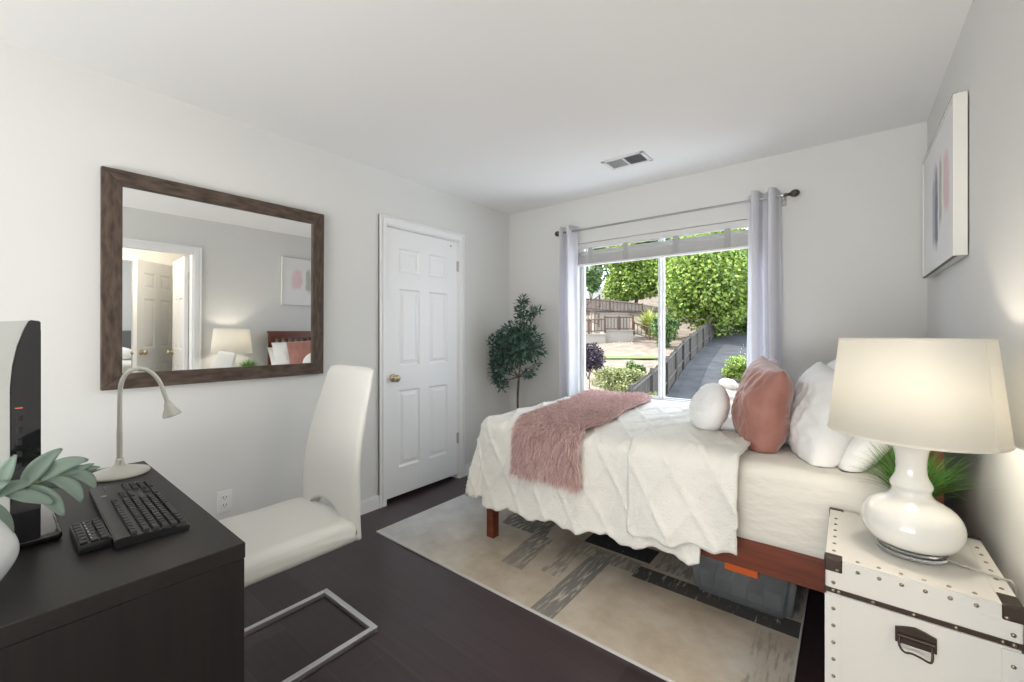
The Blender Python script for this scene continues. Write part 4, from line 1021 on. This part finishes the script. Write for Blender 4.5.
# ================================================================ THE YARD
M['dirt'] = noisy(nm('dry_ground', (.4, .3, .2), 1), (.105, .078, .058), (.20, .16, .125), (1, 1, 1), 1.6, 8, bump=.4, bdist=.1)
M['path'] = noisy(nm('shaded_path_dirt', (.2, .2, .2), 1), (.016, .017, .021), (.042, .043, .048), (1, 1, 1), 1.2, 8, bump=.4, bdist=.1)  # the shade over the path is put into this dark colour
M['lawn'] = noisy(nm('lawn', (.2, .35, .08), 1), (.07, .095, .03), (.13, .16, .055), (1, 1, 1), 6, 6)
M['fence'] = noisy(nm('weathered_board', (.25, .22, .2), .9), (.026, .022, .019), (.075, .064, .056), (3, 3, .4), 3, 5)
M['deckwood'] = noisy(nm('deck_wood', (.25, .17, .13), .9), (.05, .026, .018), (.10, .06, .045), (2, 2, 2), 4)
M['stucco'] = nm('pale_stucco', (.24, .21, .18), .95)
M['housewall'] = nm('white_siding', (.50, .50, .47), .9)
M['stone'] = noisy(nm('pale_stone', (.5, .45, .4), 1), (.20, .17, .15), (.36, .32, .28), (1, 1, 1), 3, bump=.5, bdist=.05)
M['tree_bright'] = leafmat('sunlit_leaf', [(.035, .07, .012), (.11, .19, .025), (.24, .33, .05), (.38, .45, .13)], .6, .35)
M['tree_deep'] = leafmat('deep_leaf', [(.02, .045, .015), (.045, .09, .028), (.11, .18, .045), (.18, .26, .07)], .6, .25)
M['bush'] = leafmat('pale_bush_leaf', [(.10, .12, .04), (.22, .24, .09), (.38, .38, .18)], .7, .25)
M['purple'] = leafmat('purple_leaf', [(.015, .01, .018), (.035, .02, .035), (.06, .04, .055)], .6, .15)
M['lime'] = leafmat('lime_leaf', [(.20, .24, .04), (.32, .35, .08), (.40, .42, .14)], .6, .3)

fv = Vector((-math.sin(YAW), math.cos(YAW), 0)); rv = Vector((math.cos(YAW), math.sin(YAW), 0)); O0 = Vector((2.647, -3.2735, 0))
def yd(lat, dist, z): 
    """yard axes: lat across the slope, dist up the slope, z height above the bedroom floor"""
    p = O0 + rv * lat + fv * dist; p.z = z; return p
def gz(lat, dist):
    z = -1.43 + .128 * (dist - 18)
    if dist < 9: z = -1.43 + .128 * (9 - 18) + (dist - 9) * .03
    if dist > 36:
        k = min(1, max(0, (20 - lat * 36 / dist) / 6)); z += (dist - 36) * (-.02 + .09 * k)
    return z
b = B(); G = []
for i in range(61):
    row = []
    for j in range(61):
        d = 5.5 + (i / 60) ** 1.5 * 75; la = -10 + j / 60 * 60
        p = yd(la, d, 0); z = gz(la, d) + .10 * nz((p.x * .5, p.y * .5, 0))
        row.append(b.verts.new((p.x, max(p.y, .4), z)))
    G.append(row)
for i in range(60):
    for j in range(60): b.faces.new((G[i][j], G[i + 1][j], G[i + 1][j + 1], G[i][j + 1]))
struct(link('ground', b, M['dirt'], smooth=True))
def patch(name, pts, mat, lift=.12, nn=24):
    """strip following the slope; pts = [(dist, lat_left, lat_right)]"""
    b = B(); V = []
    for d, l0, l1 in pts:
        V.append([b.verts.new(yd(l0 + (l1 - l0) * k / nn, d, gz(l0 + (l1 - l0) * k / nn, d) + lift)) for k in range(nn + 1)])
    for a, c in zip(V, V[1:]):
        for k in range(nn): b.faces.new((a[k], c[k], c[k + 1], a[k + 1]))
    return link(name, b, mat, smooth=True)
FL = [(9, 1.2), (18, 6.6), (24, 9.9), (30, 13.6), (37, 18.2)]
def flat(d):
    for (a, b_), (c, e_) in zip(FL, FL[1:]):
        if d <= c: return b_ + (e_ - b_) * (d - a) / (c - a)
    return FL[-1][1] + (d - 37) * .66
struct(patch('garden_path', [(d, flat(d) + .1, flat(d) + (2.2 if d < 18 else 2.2 + (d - 18) * .20)) for d in (9, 12, 15, 18, 21, 24, 27, 30, 34, 38, 44)], M['path'], .14))
tag(patch('lawn_strip', [(25.9, 4.4, 9.0), (26.3, 4.2, 9.2), (26.8, 4.4, 9.0)], M['lawn'], .07), 'narrow strip of green grass across the dry slope outside the window', 'grass', kind='stuff')

# board fence beside the path
t = thing('board_fence', 'weathered wooden board fence running uphill beside the shaded path', 'fence', tuple(yd(6.6, 18, gz(6.6, 18))))
b = B(); pb = []; d = 12.0
while d < 38:
    la = flat(d); z0 = gz(la, d); p = yd(la, d, z0); q = yd(flat(d + .17), d + .17, gz(flat(d + .17), d + .17)); dirv = (q - p); dirv.z = 0; dirv.normalize(); nn_ = Vector((-dirv.y, dirv.x, 0)) * .012
    hh = 1.45 + .03 * math.sin(d * 40)
    A = [p - nn_, q - dirv * .03 - nn_, q - dirv * .03 + nn_, p + nn_]
    lo = [b.verts.new((a.x, a.y, z0 + .0)) for a in A]; hi = [b.verts.new((a.x, a.y, z0 + .14 + hh)) for a in A]
    b.faces.new(lo[::-1]); b.faces.new(hi)
    for k in range(4): b.faces.new((lo[k], lo[(k + 1) % 4], hi[(k + 1) % 4], hi[k]))
    d += .19
link('boards', b, M['fence'], t)
b = B()
for hgt in (.45, 1.35):
    tube(b, [yd(flat(d_) + .05, d_, gz(flat(d_), d_) + .14 + hgt) for d_ in (12, 15, 18, 21, 24, 27, 30, 34, 38)], .05, 4)
link('fence_rail', b, M['fence'], t)
d = 13.
while d < 38:
    la = flat(d) + .08; z0 = gz(la, d); b = B(); p = yd(la, d, z0); box(b, p.x - .06, p.x + .06, p.y - .06, p.y + .06, z0, z0 + 1.72); link('fence_post', b, M['fence'], t); d += 2.4

# crowns
def crown(b_list, c, rad, n, size, seed, blobs=14, flat_=.8):
    rr = random.Random(seed); verts, faces = b_list
    bl = []
    for k in range(blobs):
        v = Vector((rr.gauss(0, 1), rr.gauss(0, 1), rr.gauss(0, 1))).normalized() * rr.random() ** .45
        bl.append((Vector((c[0] + v.x * rad[0] * .75, c[1] + v.y * rad[1] * .75, c[2] + v.z * rad[2] * .75)), rr.uniform(.28, .5)))
    for k in range(n):
        bc, br = bl[rr.randrange(len(bl))]
        v = Vector((rr.gauss(0, 1), rr.gauss(0, 1), rr.gauss(0, 1))).normalized(); v *= rr.random() ** .25
        p = bc + Vector((v.x * rad[0] * br, v.y * rad[1] * br, v.z * rad[2] * br))
        d = Vector((rr.uniform(-1, 1), rr.uniform(-1, 1), rr.uniform(-.8, .5))).normalized(); s_ = d.cross(Vector((rr.uniform(-1, 1), rr.uniform(-1, 1), rr.uniform(-1, 1)))).normalized()
        sz = size * rr.uniform(.6, 1.3); i0 = len(verts)
        verts += [p, p + d * sz * .5 + s_ * sz * .3, p + d * sz, p + d * sz * .5 - s_ * sz * .3]; faces.append((i0, i0 + 1, i0 + 2, i0 + 3))
def tree(name, label, cat, lat, dist, zc, rad, n, size, mat, seed, trunk=True, group=None, blobs=16, zbase=None):
    zb = gz(lat, dist); base = yd(lat, dist, zb); t = thing(name, label, cat, tuple(base), group)
    vf = ([], []); crown(vf, (base.x, base.y, zb + zc), rad, n, size, seed, blobs)
    me = bpy.data.meshes.new('foliage'); me.from_pydata([v - base for v in vf[0]], [], vf[1]); me.materials.append(mat); o = bpy.data.objects.new('foliage', me); C.objects.link(o); o.parent = t
    if trunk:
        b = B(); r0 = max(.03, rad[0] * .05); tube(b, catmull([base, base + Vector((.1 * rad[0], 0, zc * .5)), base + Vector((0, .05, zc))], 5), [r0] * 5 + [r0 * .7] * 6, 8)
        rr = random.Random(seed)
        for k in range(6):
            a = rr.random() * 2 * PI; tube(b, [base + Vector((0, 0, zc * .6)), base + Vector((math.cos(a) * rad[0] * .5, math.sin(a) * rad[1] * .5, zc + rr.uniform(-.3, .4) * rad[2]))], r0 * .35, 6)
        link('trunk', b, M['bark'], t, smooth=True)
    return t
TG = 'trees beyond the garden fence'
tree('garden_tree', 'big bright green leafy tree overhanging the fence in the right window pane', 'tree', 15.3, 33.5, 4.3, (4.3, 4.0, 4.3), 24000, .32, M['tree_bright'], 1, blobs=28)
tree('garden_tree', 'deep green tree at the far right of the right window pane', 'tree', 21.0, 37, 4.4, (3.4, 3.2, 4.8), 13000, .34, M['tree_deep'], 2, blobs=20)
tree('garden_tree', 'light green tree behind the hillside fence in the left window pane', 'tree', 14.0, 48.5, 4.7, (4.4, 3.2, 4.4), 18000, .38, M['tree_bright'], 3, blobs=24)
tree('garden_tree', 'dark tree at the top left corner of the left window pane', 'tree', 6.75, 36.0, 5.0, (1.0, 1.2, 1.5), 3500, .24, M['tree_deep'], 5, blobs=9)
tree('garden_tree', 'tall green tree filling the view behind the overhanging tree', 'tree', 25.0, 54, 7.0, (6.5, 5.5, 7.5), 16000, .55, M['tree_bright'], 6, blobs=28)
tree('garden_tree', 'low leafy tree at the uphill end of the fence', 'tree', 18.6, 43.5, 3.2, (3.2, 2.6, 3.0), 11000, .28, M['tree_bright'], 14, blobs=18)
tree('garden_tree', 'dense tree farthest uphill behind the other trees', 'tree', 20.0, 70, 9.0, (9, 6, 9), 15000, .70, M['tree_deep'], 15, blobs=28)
tree('shrub', 'large pale yellow-green shrub low in the left window pane', 'shrub', 4.4, 17.2, .85, (1.35, 1.1, .80), 10000, .10, M['bush'], 7, trunk=False, blobs=26)
tree('shrub', 'dark purple-leaved shrub at the left edge of the left window pane', 'shrub', 2.85, 15.8, 2.0, (.60, .6, 1.0), 3800, .11, M['purple'], 8, blobs=13)
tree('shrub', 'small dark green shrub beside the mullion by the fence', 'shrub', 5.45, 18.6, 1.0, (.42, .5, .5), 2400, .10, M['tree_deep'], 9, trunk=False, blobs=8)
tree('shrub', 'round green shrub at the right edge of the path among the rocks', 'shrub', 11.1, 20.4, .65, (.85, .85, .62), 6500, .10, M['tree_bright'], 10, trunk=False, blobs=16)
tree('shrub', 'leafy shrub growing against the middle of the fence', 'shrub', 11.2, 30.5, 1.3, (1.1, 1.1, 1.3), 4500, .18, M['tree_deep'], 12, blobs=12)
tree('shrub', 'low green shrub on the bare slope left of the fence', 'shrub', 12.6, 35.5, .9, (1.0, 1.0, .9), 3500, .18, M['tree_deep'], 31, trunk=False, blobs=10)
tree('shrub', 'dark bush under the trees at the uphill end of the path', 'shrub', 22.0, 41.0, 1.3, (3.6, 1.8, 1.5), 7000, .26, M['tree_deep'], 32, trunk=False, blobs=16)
tree('shrub', 'green bush at the bottom right of the left pane by the near fence boards', 'shrub', 5.0, 14.6, .62, (.7, .7, .55), 3500, .09, M['bush'], 33, trunk=False, blobs=12)
# lime fan plant
zb = gz(11.4, 35.0); base = yd(11.4, 35.0, zb + .15)
t = thing('fan_shrub', 'spiky yellow-green shrub in front of the hillside railing', 'shrub', tuple(base))
vf, ff = [], []; rng = random.Random(5)
for k in range(420):
    a = rng.random() * 2 * PI; ti = rng.uniform(.1, 1.1)
    blade(vf, ff, (base.x + rng.uniform(-.2, .2), base.y + rng.uniform(-.2, .2), zb + rng.uniform(.2, 1.0)), (math.cos(a) * ti, math.sin(a) * ti, 1), rng.uniform(1.0, 2.2), .06, rng.uniform(.6, 1.6), rng, 6)
me = bpy.data.meshes.new('fronds'); me.from_pydata([Vector(v) - base for v in vf], [], ff); me.materials.append(M['lime']); o = bpy.data.objects.new('fronds', me); C.objects.link(o); o.parent = t
b = B(); tube(b, [base, base + Vector((0, 0, 1.0))], .08, 8); link('trunk', b, M['bark'], t)
# rocks along the path's right edge
rr = random.Random(21)
for k, (la, d, s_, lb) in enumerate(((8.9, 17.6, .36, 'pale boulder nearest the window on the right edge of the path'), (9.9, 19.2, .40, 'pale boulder left of the round shrub'), (12.1, 22.4, .5, 'pale boulder uphill of the round shrub'), (13.4, 24.6, .40, 'small pale rock furthest up the right edge of the path'))):
    p = yd(la, d, gz(la, d) + s_ * .3); b = B(); q = bmesh.ops.create_icosphere(b, subdivisions=3, radius=s_)
    for v in b.verts: v.co *= 1 + .35 * nz((v.co.x * 2, v.co.y * 2, v.co.z * 2 + k * 9)); v.co.z *= .75
    bmesh.ops.translate(b, vec=p, verts=b.verts[:]); tag(link('boulder', b, M['stone'], loc=tuple(p), smooth=True), lb, 'rock')

# hillside terrace: retaining walls, decks and railings (axes: la, dist)
def ybox(b, l0, l1, d0, d1, z0, z1):
    V = [b.verts.new(yd(l, d, z)) for z in (z0, z1) for (l, d) in ((l0, d0), (l1, d0), (l1, d1), (l0, d1))]
    for f_ in ((0, 3, 2, 1), (4, 5, 6, 7), (0, 1, 5, 4), (1, 2, 6, 5), (2, 3, 7, 6), (3, 0, 4, 7)): b.faces.new([V[i] for i in f_])
def wall_block(label, l0, l1, d0, d1, z0, z1, cap=True):
    t = thing('retaining_wall', label, 'retaining wall', tuple(yd((l0 + l1) / 2, d0, z0)))
    b = B(); ybox(b, l0, l1, d0, d1, z0, z1); link('masonry', b, M['stucco'], t)
    b = B(); ybox(b, l0 - .05, l1 + .05, d0 - .06, d1 + .05, z1, z1 + .08); link('coping', b, M['stucco'], t)
def railing(label, A, Bp, h=1.0, n=10):
    """A, Bp = (lat, dist, z) foot points of a railing"""
    A, Bp = yd(*A), yd(*Bp); t = thing('deck_railing', label, 'railing', tuple(A), 'wooden railings on the hillside terraces')
    b = B(); tube(b, [A + Vector((0, 0, h)), Bp + Vector((0, 0, h))], .055, 4); link('handrail', b, M['deckwood'], t)
    b = B(); tube(b, [A + Vector((0, 0, .12)), Bp + Vector((0, 0, .12))], .04, 4); link('lower_rail', b, M['deckwood'], t)
    for p in (A, (A + Bp) / 2, Bp):
        b = B(); box(b, p.x - .06, p.x + .06, p.y - .06, p.y + .06, p.z - .1, p.z + h + .1); link('post', b, M['deckwood'], t)
    b = B()
    for k in range(1, n):
        p = A.lerp(Bp, k / n); box(b, p.x - .022, p.x + .022, p.y - .022, p.y + .022, p.z + .1, p.z + h)
    link('balusters', b, M['deckwood'], t)
# depth 33: lower block px 607-632, y 326-340
wall_block('low pale retaining wall below the lower railing', 7.3, 9.5, 33, 35, -.2, 1.35)
wall_block('pale retaining wall at the foot of the hillside stairs, left window edge', 4.6, 7.2, 32.4, 34, -.4, 1.05)
wall_block('upper pale terrace wall behind the lower railing', 7.3, 10.4, 37.5, 39, .5, 2.9)
railing('railing on the low pale wall in the middle of the left pane', (7.3, 33.1, 1.4), (9.5, 33.1, 1.4), 1.05, 9)
railing('railing on the terrace at the left pane edge above the lowest wall', (4.7, 32.6, 1.1), (7.2, 32.6, 1.3), 1.0, 9)
railing('sloping railing down the steps right of the low pale wall', (9.6, 33.2, 1.1), (11.6, 31.8, .35), .9, 8)
railing('upper terrace railing in front of the long fence', (6.2, 40, 3.5), (12.4, 40, 2.9), 1.0, 18)
railing('steep stair railing climbing from left to right', (4.9, 36.0, 1.6), (8.0, 38.5, 3.6), 1.0, 10)
railing('second stair railing just behind, crossing the first', (5.0, 37.5, 3.0), (7.4, 36.0, 1.8), 1.0, 9)
t = thing('hillside_fence', 'long pale board fence along the top of the terraces', 'fence', tuple(yd(12, 44, 4)))
b = B()
for k in range(60):
    la = 6 + k * .25; ybox(b, la, la + .23, 44, 44.04, 3.0, 4.75 - .02 * k + .25 * math.sin(k * .1)); 
link('boards', b, noisy(nm('pale_board', (.5, .42, .36), .9), (.12, .095, .08), (.21, .175, .15), (2, 2, .3), 3), t)  # pale brown board tones mixed by noise
b = B(); ybox(b, 6, 21, 43.9, 43.98, 3.4, 3.5); link('fence_rail', b, M['fence'], t)
# pale house uphill at the left
t = thing('house', 'white house wall with a red-brown roof edge at the top left of the window', 'house', tuple(yd(6, 52, 4)))
b = B(); ybox(b, -4, 11.0, 52, 60, 3.5, 10.4); link('wall', b, M['housewall'], t)
b = B(); ybox(b, -4.5, 11.6, 51.4, 60.6, 10.4, 10.7); link('roof_edge', b, nm('roof_brown', (.16, .09, .06), .9), t)
b = B(); ybox(b, 7.2, 8.6, 51.95, 52.02, 7.0, 8.6); link('window', b, nm('house_glass', (.12, .14, .16), .15), t)
